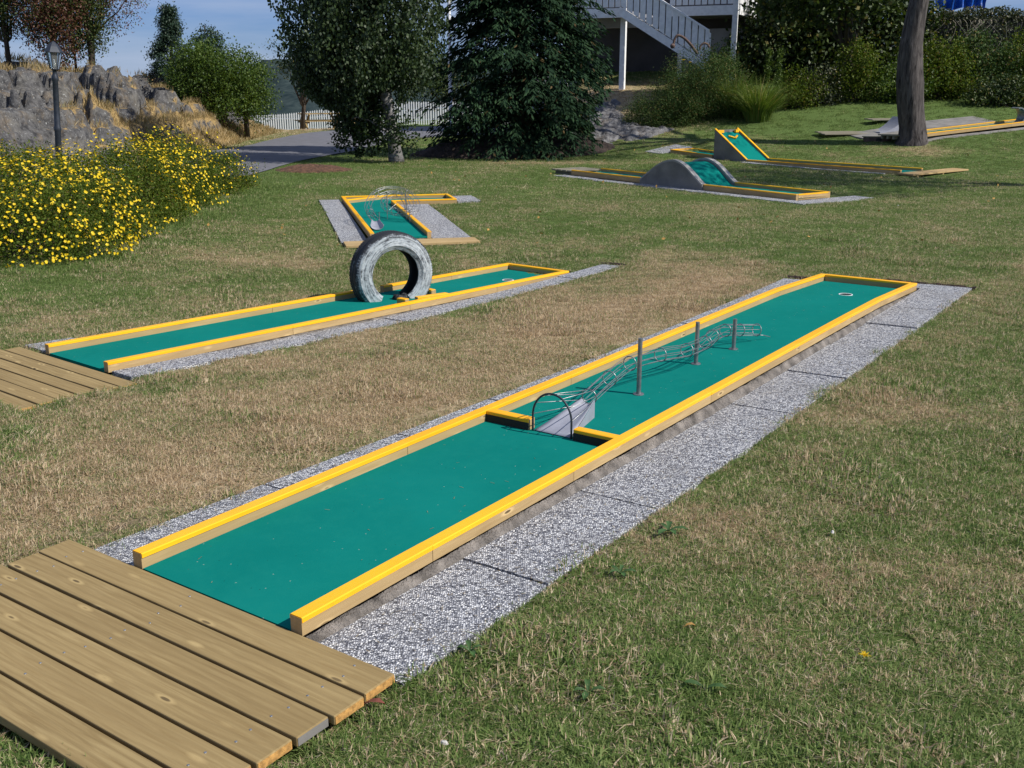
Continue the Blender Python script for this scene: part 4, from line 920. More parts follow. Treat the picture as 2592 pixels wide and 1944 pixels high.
for i in range(13):
    x = 3.85+i*.225; hb('step', x, x+.26, 34.05, 35.0, zs(x)-.20, zs(x)-.16, M['greypaint'])
brd = MB(); brd.box(-.078, .078, -.011, .011, 0, .93); bm = brd.mesh('railing_board', M['white'])
i = 0; x = 3.86
while x < 6.40:
    mb = MB(); z0 = zs(x)+.03; mb.add([(x-.080-5, -3.03, zs(x-.088)+.035), (x+.080-5, -3.03, zs(x+.088)+.035), (x+.080-5, -3.03, zs(x+.088)+.93), (x-.080-5, -3.03, zs(x-.088)+.93), (x-.080-5, -3.01, zs(x-.088)+.035), (x+.080-5, -3.01, zs(x+.088)+.035), (x+.080-5, -3.01, zs(x+.088)+.93), (x-.080-5, -3.01, zs(x-.088)+.93)],
                     [(0, 1, 2, 3), (7, 6, 5, 4), (0, 4, 5, 1), (1, 5, 6, 2), (2, 6, 7, 3), (3, 7, 4, 0)]); mb.build('railing_board', M['white'], hs); x += .195
mb = MB(); vs = [(3.74, zs(3.74)+.93), (6.42, zs(6.42)+.93), (6.42, zs(6.42)+.99), (3.74, zs(3.74)+.99)]
mb.add([(x-5, -3.07, z) for x, z in vs]+[(x-5, -2.93, z) for x, z in vs], [(0, 1, 2, 3), (7, 6, 5, 4), (0, 4, 5, 1), (1, 5, 6, 2), (2, 6, 7, 3), (3, 7, 4, 0)]); mb.build('handrail', M['white'], hs)
hb('newel_post', 6.33, 6.42, 33.95, 34.05, 1.6, 3.42, M['white'])
for x in np.arange(1.35, 3.70, .195): link('railing_board', bm, hs, (x-5, 34.60-37, 4.20))
# balcony on the right
hb('balcony_floor', 4.7, 6.80, 36.05, 38.79, 4.02, 4.16, M['greypaint']); hb('balcony_fascia', 4.7, 6.80, 35.98, 36.045, 3.96, 4.26, M['white']); hb('balcony_fascia', 6.805, 6.87, 35.98, 38.79, 3.96, 4.26, M['white'])
for x in np.arange(4.8, 6.78, .195): link('railing_board', bm, hs, (x-5, 36.01-37, 4.30))
for y in np.arange(36.1, 38.7, .195): link('railing_board', bm, hs, (6.84-5, y-37, 4.30), (0, 0, R(90)))
hb('balcony_post', 6.66, 6.82, 35.90, 35.975, 1.9, 4.7, M['white']); hb('balcony_post', 7.62, 7.72, 37.5, 37.6, 2.0, 3.95, M['white']); hb('balcony_post', 6.68, 6.80, 38.5, 38.6, 2.0, 4.0, M['white'])
# anchor lying against the bush
an = tag(empty('old_anchor', (4.9, 30.4, 2.2)), 'rusty anchor stock with a ball end poking above the juniper', 'anchor')
pts = catmull([(-.36, 0, .66), (-.33, 0, .80), (-.25, 0, .90), (-.08, 0, .84), (.12, 0, .66), (.32, 0, .42)], 6)
mb = MB(); mb.tube(pts, [.03+.012*i/len(pts) for i in range(len(pts))], 8); mb.build('stock', M['rust'], an, True)
mb = MB(); mb.lathe([(.0001, -.075), (.05, -.055), (.075, 0), (.05, .055), (.0001, .075)], 12, (-.38, 0, .62)); mb.build('ball_end', M['rust'], an, True)
mb = MB(); mb.tube([(.52+.13*math.cos(a_), 0, .56+.13*math.sin(a_)) for a_ in np.linspace(0, math.pi*1.1, 14)], .03, 7); mb.build('ring', M['rust'], an, True)
# blue tarpaulin and pickets over the ivy wall
X, Y = np.meshgrid(np.linspace(0, 1, 40), np.linspace(0, 1, 16))
Vt = np.stack([14.35+X*1.75, 37+.10*np.sin(X*34)*(.4+Y)+.12*vnoise(X*9, Y*5), 5.3-Y*(1.15-.15*np.abs(np.sin(X*9)))+.0*X], -1).reshape(-1, 3)
i = (np.arange(39)[None]+np.arange(15)[:, None]*40).ravel()
o = link('tarpaulin', np_mesh('tarpaulin', Vt, np.stack([i, i+1, i+41, i+40], 1), M['tarp'], smooth=True)); tag(o, 'crumpled blue tarpaulin at the top right above the ivy wall', 'tarpaulin')
wf = tag(empty('picket_fence', (14.0, 37.2, 0)), 'short white picket fence beside the blue tarpaulin, top right', 'fence')
for k in range(7): link('picket', bm, wf, (-.45+k*.13, 0, 4.0)).scale = (.62, 1, 1.2)
mb = MB(); mb.box(-.6, .6, .02, .05, 4.6, 4.66); mb.build('cross_rail', M['white'], wf)

# ------------------------------------------------------------------ trees
def tree(name, label, cat, base, trunk, crown_fn, bark='darkbark', group=None, limbs=()):
    t = tag(empty(name, base), label, cat, group); B = Vector(base); mb = MB()
    mb.tube([Vector(p)-B for p, r in trunk], [r for p, r in trunk], 14)
    for a_, b_, r0, r1 in limbs: limb(mb, Vector(a_)-B, Vector(b_)-B, r0, r1)
    mb.build('trunk', M[bark], t, True)
    C, kw = crown_fn(); C = C-np.array(base); leaf_obj('crown', C, parent=t, **kw); return t
# the big leaning trunk (its crown is above the frame but shades the slope)
tp = [(9.60, .2, .44), (9.61, .50, .36), (9.58, .75, .335), (9.50, 1.1, .33), (9.44, 1.5, .335), (9.40, 1.83, .345), (9.37, 2.1, .33), (9.36, 2.36, .315), (9.345, 2.65, .29), (9.36, 2.9, .27), (9.40, 3.39, .25), (9.44, 3.7, .24), (9.6, 4.6, .22), (9.9, 6, .17), (10, 7.5, .1)]
tb = tag(empty('leaning_tree', (9.6, 25.3, .4)), 'big rough barked trunk leaning over the far lane on the right', 'tree'); mb = MB(); P = []
for i in range(len(tp)-1):
    for k in range(6): t = k/6; P.append([(tp[i][j]*(1-t)+tp[i+1][j]*t)*(.90 if j == 2 else 1) for j in range(3)])
n = 40; vs = []; fs = []
for i, (x, z, r_) in enumerate(P):
    z = z/1.0
    for k in range(n):
        a_ = 2*math.pi*k/n; rr = r_*(1+.10*(float(fbm(math.cos(a_)*1.4+5, math.sin(a_)*1.4+z*.5, 1.6, 3))-.5)+.09*(float(fbm(a_*2.2, z*.7, 1.7, 3, 3))-.5)*(1 if 0 < k < n-1 else .3)); fl = 1+.15*math.exp(-max(z-.4, 0)/.16)*(.5+.5*math.sin(a_*5+1))
        vs.append((x+rr*fl*math.cos(a_)-9.6, rr*fl*math.sin(a_), z-.4))
for i in range(len(P)-1):
    for k in range(n): fs.append((i*n+k, i*n+(k+1) % n, (i+1)*n+(k+1) % n, (i+1)*n+k))
mb.add(vs, fs)
for e_ in ((11.5, 26.5, 8.5), (7.6, 25, 8.3), (9.8, 22.9, 8), (8.6, 27.2, 8.6), (11.6, 24, 7.6)): limb(mb, (9.75-9.6, 0, 4.9), (e_[0]-9.6, e_[1]-25.3, e_[2]-.4), .12, .03)
mb.build('trunk', M['bark'], tb, True)
leaf_obj('crown', clumps(60, (10.2-9.6, -.6, 8.0-.4), (3.6, 3.4, 2.0), 55, .22)-np.array([0, 0, 0]), .10, 'l_green', tb)
sh = tree('shade_tree', 'leafy tree just outside the frame on the right, shading the hump lane', 'tree', (13.2, 17.2, g(13.2, 17.2)), [((13.2, 17.2, 0), .25), ((12.9, 17.3, 3.), .2), ((12, 17.5, 6.5), .1)],
          lambda: (clumps(270, (11.7, 17.6, 6.5), (3.3, 3.5, 1.7), 50, .22, 4.6), dict(size=.11, mat='l_green')), limbs=[((12.9, 17.3, 3), (10.5, 16.5, 6.3), .1, .03), ((12.9, 17.3, 3.5), (11.5, 19.5, 6.6), .1, .03)])
# birch
def birch_crown():
    A = np.vstack([ball(560, (-3.45, 24.8, 4.3), (2.05, 1.8, 2.9)), ball(160, (-3.4, 24.6, 2.9), (1.8, 1.4, 1.3))]); A = np.vstack([A, ball(170, (-4.0, 24.9, 2.3), (1.15, 1.0, 1.0))]); A = A[A[:, 2] > 1.5]
    out = []; dr = []
    for a_ in A:
        ln_ = rng.uniform(.5, 1.5); n_ = int(70*ln_); t = rng.random(n_)[:, None]; dx, dy = rng.normal(size=2)*.18
        p = a_+np.array([dx, dy, -ln_])*t+rng.normal(size=(n_, 3))*[.09, .09, .05]; out.append(p); q = rng.normal(size=(n_, 3))*.5; q[:, 2] -= 1; dr.append(q)
    C = np.vstack(out); D = np.vstack(dr); xc = (C[:, 0]+3.45)/1.85; k = C[:, 2] > .95+.85*xc**2+.5*(np.abs(C[:, 0]+2.95) < .35)*(C[:, 1] < 24.8)+.30*vnoise(C[:, 0], C[:, 1], 3); 
    low = np.vstack([clumps(120, (-3.5, 24.8, .8), (.8, .5, .72), 32, .10), clumps(26, (-2.6, 24.3, .75), (.55, .3, .55), 24, .10)]); dl = rng.normal(size=low.shape)
    return np.vstack([C[k], low[low[:, 2] > .1]]), dict(size=.082, mat='l_birch', asp=.75, up=.1, dirv=np.vstack([D[k], dl[low[:, 2] > .1]]))
tree('birch_tree', 'drooping birch with a pale trunk beside the path', 'tree', (-2.75, 24.8, 0), [((-2.72, 24.8, -.1), .21), ((-2.76, 24.8, .25), .16), ((-2.82, 24.8, .8), .14), ((-2.93, 24.8, 1.5), .135), ((-3.15, 24.8, 2.6), .12), ((-3.4, 24.8, 5), .07), ((-3.5, 24.8, 7), .02)], birch_crown, 'birchbark',
     limbs=[((-3., 24.8, 1.9), (-4.6, 24.4, 3.6), .05, .015), ((-3.1, 24.8, 2.2), (-2., 24.6, 3.9), .05, .015), ((-3.2, 24.8, 2.8), (-4.2, 25.6, 4.9), .04, .01), ((-3.3, 24.8, 3.6), (-2.5, 25.3, 5.4), .04, .01), ((-2.75, 24.7, .6), (-3.7, 24.4, 1.0), .03, .01)])
# dark conifer
def conifer(cx, cy, z0, H_, Rb, nb=9, dz=.24, spr=70, size=.17, droop=.35, shape=.75):
    C = []; D = []; z = z0
    while z < H_:
        Lz = Rb*(1-((z-z0)/(H_-z0)))**shape*(.85+.3*rng.random())
        if z-z0 < .8: Lz *= .8+.25*(z-z0)
        for k in range(nb):
            a_ = rng.uniform(0, 2*math.pi); l_ = Lz*rng.uniform(.72, 1.12); t = rng.random(spr)**.6; side = rng.normal(size=spr)*.19*l_*(1.1-t)+rng.normal(size=spr)*.05
            x = t*l_; zz = z+.12*l_*t-droop*l_*t*t+rng.normal(size=spr)*.05-np.abs(side)*.25
            px = cx+x*math.cos(a_)-side*math.sin(a_); py = cy+x*math.sin(a_)+side*math.cos(a_)
            C.append(np.stack([px, py, zz], 1)); sg = np.sign(side+1e-6)*.7
            d = np.stack([math.cos(a_)-sg*math.sin(a_), math.sin(a_)+sg*math.cos(a_), -.35-.5*t+0*sg], 1)+rng.normal(size=(spr, 3))*.22; D.append(d)
        z += dz*rng.uniform(.7, 1.3)
    C = np.vstack(C); D = np.vstack(D); k = (C[:, 0]-cx < 1.75+.45*np.clip(C[:, 2]-.9, 0, 2)+.25*vnoise(C[:, 2], C[:, 1], 3)) | (C[:, 2] > 3); C = [C[k]]; D = [D[k]]
    return np.vstack(C), dict(size=size, mat='l_conifer', asp=.30, up=1.2, dirv=np.vstack(D))
tree('conifer_tree', 'big dark green conifer with drooping branches, right of the birch', 'tree', (.25, 27.3, 0), [((.25, 27.3, -.1), .3), ((.25, 27.3, 4), .2), ((.25, 27.3, 9), .04)], lambda: conifer(.25, 27.3, .40, 9.6, 2.85, nb=21, dz=.165, spr=95), limbs=[])
# mulch bed under it and small bark heap
def heap(name, label, cat, x, y, rx_, ry_, h, mat, n=46):
    V = []; F = []
    for i in range(n):
        for j in range(n):
            u, v = i/(n-1)*2-1, j/(n-1)*2-1; r_ = math.hypot(u, v); X_, Y_ = x+u*rx_, y+v*ry_
            V.append((u*rx_, v*ry_, float(G(X_, Y_))-g(x, y)+h*max(0, 1-r_**2)*(1.0+.5*(float(fbm(X_, Y_, 2.2, 3))-.5))+.07*min(1, h*4)*(float(fbm(X_, Y_, 9, 2))-.5)*(r_ < 1)-.05*(r_ >= .97)))
    for i in range(n-1):
        for j in range(n-1): o_ = i*n+j; F.append((o_, o_+n, o_+n+1, o_+1))
    mb = MB(); mb.add(V, F); o_ = mb.build(name, mat, smooth=True, loc=(x, y, g(x, y))); tag(o_, label, cat); return o_
heap('bark_heap', 'small reddish heap of bark on the grass before the birch', 'heap', -4.2, 22.2, .85, .8, .13, M['mulch'])
heap('soil_mound', 'dark soil mound shaded under the conifer', 'soil mound', .0, 27.1, 2.7, 1.5, .55, mat_plain('dark_soil', (.055, .038, .030), .95, var=.6, scale=8, bump=1., bd=.05))
# trees on and behind the knoll
def simple_tree(name, label, base, h, crown, nclump, per, spread, size, mat, r=.1, bark='darkbark', group=None, lean=(0, 0), zmin=None, asp=.6, extra=None, up=.5):
    bx_, by_, bz_ = base; tops = (bx_+lean[0], by_+lean[1], bz_+h)
    lim = [((bx_+lean[0]*.3, by_+lean[1]*.3, bz_+h*.3), tuple(ball(1, crown[0], np.array(crown[1])*.8)[0]), r*.5, r*.12) for _ in range(7)]
    return tree(name, label, 'tree', base, [((bx_, by_, bz_-.2), r*1.2), ((bx_+lean[0]*.4, by_+lean[1]*.4, bz_+h*.4), r*.9), (tops, r*.2)],
                lambda: ((lambda C: np.vstack([C]+([extra()] if extra else [])))(clumps(nclump, crown[0], crown[1], per, spread, zmin)), dict(size=size, mat=mat, asp=asp, up=up)), bark, group, lim)
KN = 'trees on the rocky knoll'
simple_tree('rusty_tree', 'thick red brown tree behind the lamp at the top left', (-12.9, 30.4, 1.9), 3.4, ((-12.85, 30.4, 3.85), (1.0, .9, 1.5)), 230, 60, .16, .075, 'l_red', .09, group=KN, zmin=2.35)
simple_tree('dark_tree', 'dark green tree mixed into the red brown one, top left', (-12.1, 31, 1.9), 3.4, ((-12.3, 31, 3.8), (.75, .6, 1.45)), 170, 60, .15, .07, 'l_dark', .08, group=KN, zmin=2.5)
simple_tree('dark_tree', 'dark green tree cut by the top left corner', (-14.4, 30.8, 1.9), 3.4, ((-14.2, 30.8, 4.2), (.95, .6, 1.1)), 150, 60, .15, .07, 'l_dark', .07, group=KN, zmin=2.8)
simple_tree('thin_tree', 'thin bare stemmed tree with sparse reddish leaves on the knoll', (-12.35, 31.6, 1.9), 3.9, ((-11.8, 31.6, 4.45), (1.2, .9, 1.35)), 190, 30, .16, .065, 'l_red', .06, group=KN, lean=(.3, 0), zmin=2.7)
simple_tree('thin_tree', 'second thin stem close to the dark tree on the knoll', (-12.9, 31.8, 1.9), 2.8, ((-12.7, 31.8, 4.7), (.8, .6, 1.0)), 90, 30, .16, .065, 'l_red', .035, group=KN, zmin=2.9)
def pine_pts():
    C = []
    for k in range(26):
        t = k/25; z = 1.3+3.0*t; r_ = (1.0-.93*t)*(.7+.6*rng.random()); 
        for _ in range(4): a_ = rng.uniform(0, 6.28); q = rng.uniform(.5, 1)*r_; C.append((-12.0+q*math.cos(a_)-.1*(1-t), 38+q*math.sin(a_), z+.1*q))
    return np.repeat(np.array(C), 190, 0)+rng.normal(size=(len(C)*190, 3))*[.13, .13, .09]
tree('pine_tree', 'slim blue green pine against the sky left of the bushes', 'tree', (-12, 38, .5), [((-12, 38, 0), .13), ((-12, 38, 4.4), .02)], lambda: (pine_pts(), dict(size=.09, mat='l_pine', asp=.4)))
simple_tree('young_spruce', 'young spruce tip sticking out above the green bushes', (-11.9, 42, 0), 4.0, ((-11.85, 42, 2.6), (.75, .7, 1.3)), 170, 50, .13, .09, 'l_pine', .08, extra=lambda: clumps(26, (-11.85, 42, 3.5), (.28, .28, .6), 30, .1))
def bush(label, c, r, nclump, per, spread, size, mat, cat='bush', name='bush', group=None, zmin=None, asp=.6, stems=9, dirv=None):
    b_ = (c[0], c[1], g(c[0], c[1])); t = tag(empty(name, b_), label, cat, group)
    C = clumps(nclump, c, r, per, spread, (b_[2] if zmin is None else zmin)+.02)
    leaf_obj('foliage', C-np.array(b_), size, mat, t, asp)
    mb = MB()
    for _ in range(stems):
        e_ = ball(1, c, np.array(r)*.75)[0]; limb(mb, (rng.normal()*.08, rng.normal()*.08, -.05), e_-np.array(b_), .02, .006, 5, seg=4)
    mb.build('stems', M['darkbark'], t); return t
simple_tree('leafy_tree', 'bright green leafy bush tree between pine and birch', (-9.7, 34, .5), 2.2, ((-9.6, 34, 1.95), (1.35, 1.2, 1.15)), 260, 60, .17, .085, 'l_green', .09)
simple_tree('leafy_tree', 'green leafy tree nearest the left end of the fence', (-8.9, 35.5, .3), 2.0, ((-8.85, 35.5, 1.7), (.95, .9, 1.15)), 160, 60, .17, .085, 'l_green', .08)
simple_tree('leafy_tree', 'darker leafy tree behind the bright green bush tree', (-10.8, 36.5, .6), 2.2, ((-10.7, 36.5, 1.6), (1.05, .9, 1.1)), 170, 60, .17, .085, 'l_dark', .08)
simple_tree('small_tree', 'small dark tree leaning over the picnic tables', (-9.0, 45.2, 0), 3.0, ((-8.5, 45.2, 3.0), (1.7, 1.2, 1.15)), 110, 45, .2, .10, 'l_dark', .09, lean=(.5, 0))
simple_tree('small_tree', 'dark green tree beyond the fence between birch and conifer', (-3.2, 54, -.3), 3.0, ((-3.6, 54, 1.9), (2.6, 1.2, 1.3)), 150, 40, .25, .12, 'l_dark', .1)
# maple-like tree, hedge and ivy wall on the right
simple_tree('broadleaf_tree', 'large leaved tree hanging into the top of the picture left of the leaning trunk', (10.4, 33, 1.3), 4.5, ((9.1, 31.6, 5.6), (2.9, 1.9, 2.3)), 420, 42, .22, .15, 'l_dark', .16, lean=(-.6, -.8), zmin=3.1, asp=.8)
bush('tall dark hedge behind the undergrowth under the broadleaf tree', (10.8, 35.6, 2.6), (3.6, 1.1, 2.9), 900, 55, .26, .17, 'l_dark', 'hedge', 'dark_hedge')
iv = tag(empty('ivy_wall', (16, 35.6, 1.2)), 'high wall smothered in dull creepers at the right edge', 'wall'); mb = MB(); mb.box(-3.0, 7, 0, .6, -.5, 2.75); mb.build('wall_body', M['wall'], iv)
q = rng.random((26000, 3)); C = np.stack([-3.1+q[:, 0]*10, -.02-.35*q[:, 1]**2-.25*vnoise(q[:, 0]*30, q[:, 2]*7), -.3+3.15*q[:, 2]], 1); kk = rng.random(len(C)) < .4; C[kk, 2] = 2.62+.30*rng.random(kk.sum())*vnoise(C[kk, 0], C[kk, 0]*0, 2.1)*1.6; C[kk, 1] = rng.uniform(-.4, .6, kk.sum())
leaf_obj('creeper_leaves', C, .09, 'vine', iv); mb = MB()
for _ in range(90):
    x = rng.uniform(-2.9, 6.5); mb.tube(catmull([(x, -.2, 2.7), (x+rng.normal()*.15, -.5, 2.5), (x+rng.normal()*.3, -.5, 2.0), (x+rng.normal()*.4, -.45, rng.uniform(1.2, 1.8))], 3), .008, 3)
mb.build('hanging_vines', M['oldwood'], iv)
UG = 'undergrowth below the ivy wall'
for lab, c, r, n_, mt_, sz in (
    ('low leafy bush directly right of the reed clump', (8.2, 30.7, 1.55), (.75, .6, .65), 90, 'l_shrub', .07),
    ('greyish seeding bush right of the reed clump', (9.0, 30.9, 1.6), (.7, .5, .75), 80, 'vine', .07),
    ('taller leafy bush touching the left side of the leaning trunk', (9.9, 31.0, 1.9), (.75, .6, 1.05), 130, 'l_shrub', .08),
    ('green bush directly behind the leaning trunk', (11.2, 30.7, 1.7), (.8, .6, .8), 100, 'l_green', .08),
    ('olive bush right of the leaning trunk', (12.5, 31.2, 2.0), (.95, .8, 1.1), 150, 'l_shrub', .08),
    ('olive brown bush below the blue tarpaulin', (13.9, 31.8, 2.1), (1.1, .9, 1.2), 170, 'l_juniper', .08),
    ('olive bush against the right edge of the picture', (15.6, 32.0, 2.1), (1.2, .9, 1.3), 180, 'l_shrub', .08),
    ('dark low bush behind the half loop at the right edge', (13.9, 30.1, 1.45), (1.1, .5, .55), 120, 'l_dark', .08)):
    bush(lab, c, r, n_, 60, .13, sz, mt_, group=UG)
jb = bush('broad dark juniper mound in front of the house stairs', (5.35, 30.1, 1.35), (1.35, 1.2, 1.5), 560, 75, .12, .052, 'l_juniper', 'juniper', 'juniper_mound', asp=.35, stems=16)
jc = np.vstack([clumps(330, (4.15, 29.5, .95), (1.05, .9, .72), 75, .11), clumps(140, (4.8, 29.6, 1.4), (.8, .8, .8), 75, .11)]); jc = jc[jc[:, 2] > G(jc[:, 0], jc[:, 1])]-np.array(jb.location)
leaf_obj('foliage', jc, .052, 'l_juniper', jb, .35)
bush('feathery top of shrub between the stairs and the balcony post', (6.0, 31.0, 2.0), (.7, .6, .95), 120, 60, .12, .06, 'l_juniper', 'bush', 'feathery_shrub')
# reeds and tall stalks: bent blades
def blades(n, c, rad, h, wd, bend, base_r=.25):
    a_ = rng.uniform(0, 2*math.pi, n); r0 = rng.random(n)**.5*base_r; hh = h*rng.uniform(.6, 1.1, n); bd = bend*rng.uniform(.2, 1.2, n); th = rng.uniform(0, 2*math.pi, n)
    V = []; 
    for k in range(4):
        t = k/3; cx_ = r0*np.cos(a_)+np.cos(a_)*rad*bd*t**2; cy_ = r0*np.sin(a_)+np.sin(a_)*rad*bd*t**2; z = hh*(t-.35*bd*t**3); w_ = wd*(1-t*.93)
        V.append(np.stack([cx_-w_*np.sin(th), cy_+w_*np.cos(th), z], 1)); V.append(np.stack([cx_+w_*np.sin(th), cy_-w_*np.cos(th), z], 1))
    V = np.stack(V, 1).reshape(-1, 3)+np.array(c); o_ = np.arange(n)*8
    F = np.concatenate([np.stack([o_+2*k, o_+2*k+1, o_+2*k+3, o_+2*k+2], 1) for k in range(3)]); return V, F
def blade_obj(name, parent, mat, *args):
    V, F = blades(*args); n = args[0]; r1, r2 = rng.random(n), rng.random(n)
    return link(name, np_mesh(name, V, F, M[mat], fattr=dict(rnd=np.tile(r1, 3), rn2=np.tile(r2, 3))), parent)
for lab, x, y, n_, h_ in (('big tuft of arching green reeds beside the juniper', 6.75, 29.15, 1100, 1.35), ('smaller yellowish reed tuft behind the big one', 6.25, 29.9, 700, 1.5)):
    t = tag(empty('reed_clump', (x, y, g(x, y)-.05)), lab, 'reeds'); blade_obj('reed_blades', t, 'reed', n_, (0, 0, 0), .95, h_, .012, 1.15, .30)
for lab, x in (('left one of two tall green stalks under the broadleaf tree', 7.15), ('right one of two tall green stalks under the broadleaf tree', 7.45)):
    t = tag(empty('tall_stalk', (x, 30, g(x, 30)-.05)), lab, 'plant', 'two tall green stalks'); mb = MB(); mb.tube([(0, 0, 0), (0, 0, 1.75)], .012, 5); mb.build('stem', M['l_green'], t)
    C = np.stack([rng.normal(size=900)*.05, rng.normal(size=900)*.05, rng.uniform(.4, 1.8, 900)], 1); leaf_obj('leaves', C, .08, 'l_green', t, asp=.3)
for lab, x, z in (('left of the two yellow flower heads on the juniper', 4.60, 2.40), ('right of the two yellow flower heads on the juniper', 4.78, 2.34)):
    t = tag(empty('yellow_flower', (x, 28.9, z)), lab, 'flower', 'yellow flower heads on the juniper'); blade_obj('petals', t, 'petal', 22, (0, 0, 0), .11, .03, .02, .9, .01)
    mb = MB(); mb.tube([(0, 0, 0), (.02, .3, -.9)], .007, 4); mb.build('stem', M['l_green'], t)

# ------------------------------------------------------------------ yellow flowering shrubs
SG = 'yellow flowering shrubs on the left'
for lab, x, y, r_, h_, nf in (
    ('nearest yellow flowering shrub, cut by the left edge', -5.15, 11.0, .98, 1.02, 620),
    ('second nearest yellow flowering shrub with low hanging blooms', -5.2, 12.35, .95, 1.02, 560),
    ('middle yellow flowering shrub beside the lawn edge', -5.2, 13.9, .92, 1.08, 520),
    ('flowering shrub with a dark gap below, second from the path', -5.25, 15.4, .95, 1.10, 420),
    ('browner thin flowered shrub at the path end of the row', -5.35, 17.0, .90, 1.02, 170),
    ('small outermost shrub with few flowers nearest the path', -5.0, 18.1, .55, .72, 70),
    ('yellow shrub in front of the lamp post', -6.5, 13.9, 1.0, 1.0, 320),
    ('back shrub left of the lamp post', -7.0, 12.6, 1.0, .95, 320)):
    bz = g(x, y); t = tag(empty('flowering_shrub', (x, y, bz)), lab, 'shrub', SG)
    nC = int(235*r_*r_)+70; A = rng.normal(size=(nC, 3)); A /= np.linalg.norm(A, axis=1, keepdims=True); A[:, 2] = np.abs(A[:, 2])*.98-.12*rng.random(nC)
    rad = rng.random((nC, 1))**.30*(.80+.35*vnoise(A[:, :1]*3+x, A[:, 1:2]*3+y, 1.6)); A = A*rad*np.array([r_, r_*.95, h_*.97]); A[:, 2] = np.maximum(A[:, 2], .05)
    C = np.repeat(A, 62, 0)+rng.normal(size=(nC*62, 3))*[.085, .085, .075]; C = C[C[:, 2] > .0]
    leaf_obj('foliage', C, .036, 'l_shrub', t, asp=.5)
    nf = int(nf*1.75); n0 = nf*3; P_ = rng.normal(size=(n0, 3)); P_ /= np.linalg.norm(P_, axis=1, keepdims=True); P_[:, 2] = np.abs(P_[:, 2])-.05; P_ = P_[(P_[:, 2] > -.02)]
    pr = vnoise(P_[:, 0]*2.2+x*3, P_[:, 1]*2.2+P_[:, 2]*2+y, 1.3); P_ = P_[pr > .38][:int(nf*1.3)]; nrm = P_.copy()
    P_ = P_*np.array([r_*1.06, r_*1.02, h_*1.03])*(.93+.16*rng.random((len(P_), 1)))*(.86+.25*vnoise(P_[:, :1]*3+x, P_[:, 1:2]*3+y, 1.6)); P_[:, 2] = np.maximum(P_[:, 2], .06)
    V = []; fo = []
    for p, nn in zip(P_, nrm):
        nn = Vector(nn+rng.normal(size=3)*.45+np.array([0, 0, .35])).normalized(); u = nn.orthogonal().normalized(); v = nn.cross(u); s_ = rng.uniform(.010, .0175); ph = rng.random()*6
        for k in range(5):
            a_ = ph+k*1.2566; d = u*math.cos(a_)+v*math.sin(a_); e = u*math.cos(a_+1.57)+v*math.sin(a_+1.57); c_ = Vector(p)
            V += [c_, c_+d*s_*.7-e*s_*.5+nn*s_*.25, c_+d*s_*1.15+nn*s_*.2, c_+d*s_*.7+e*s_*.5+nn*s_*.25]
    V = np.array([tuple(q) for q in V]); nf_ = len(V)//4
    o = link('flowers', np_mesh('flowers', V, np.arange(4*nf_).reshape(-1, 4), M['petal'], fattr=dict(rnd=rng.random(nf_), rn2=rng.random(nf_))), t); o['kind'] = 'stuff'
    mb = MB()
    for _ in range(26):
        e_ = A[rng.integers(nC)]; limb(mb, (rng.normal()*.1, rng.normal()*.1, -.03), e_*.9, .010, .003, 4, seg=4)
    mb.build('stems', M['darkbark'], t)

# ------------------------------------------------------------------ grass
def tuft_mesh(name, n, rad, h0, h1, wd, seed, lie=.9):
    r = np.random.default_rng(seed); a = r.uniform(0, 2*np.pi, n); q = r.random(n)**.5*rad; th = r.uniform(0, 2*np.pi, n); h = r.uniform(h0, h1, n); ln = lie*r.random(n)**.8
    V = []
    for k, (t, wk) in enumerate(((0, 1.), (.55, .8), (1., .0))):
        lx = np.cos(th)*h*ln*t*(.6+.6*t); ly = np.sin(th)*h*ln*t*(.6+.6*t); z = h*t*(1-.45*ln*t)
        px = -np.sin(th+.5)*wd*wk; py = np.cos(th+.5)*wd*wk; cx_ = q*np.cos(a)+lx; cy_ = q*np.sin(a)+ly
        if wk > 0: V += [np.stack([cx_-px, cy_-py, z], 1), np.stack([cx_+px, cy_+py, z], 1)]
        else: V += [np.stack([cx_, cy_, z], 1)]
    V = np.stack(V, 1).reshape(-1, 3); o = np.arange(n)*5
    F = np.concatenate([np.stack([o, o+1, o+3], 1), np.stack([o, o+3, o+2], 1), np.stack([o+2, o+3, o+4], 1)])
    r1, r2 = r.random(n), r.random(n)
    return np_mesh(name, V, F, M['blade'], fattr=dict(rnd=np.tile(r1, 3), rn2=np.tile(r2, 3)))
tc = bpy.data.collections.new('tuft_library')
for k, (n_, lie) in enumerate(((36, 1.7), (34, 2.2), (36, 1.3), (32, 2.5))):
    tc.objects.link(bpy.data.objects.new('tuft_%d' % k, tuft_mesh('tuft_%d' % k, n_, .038, .010, .033, .0015, 50+k, lie)))
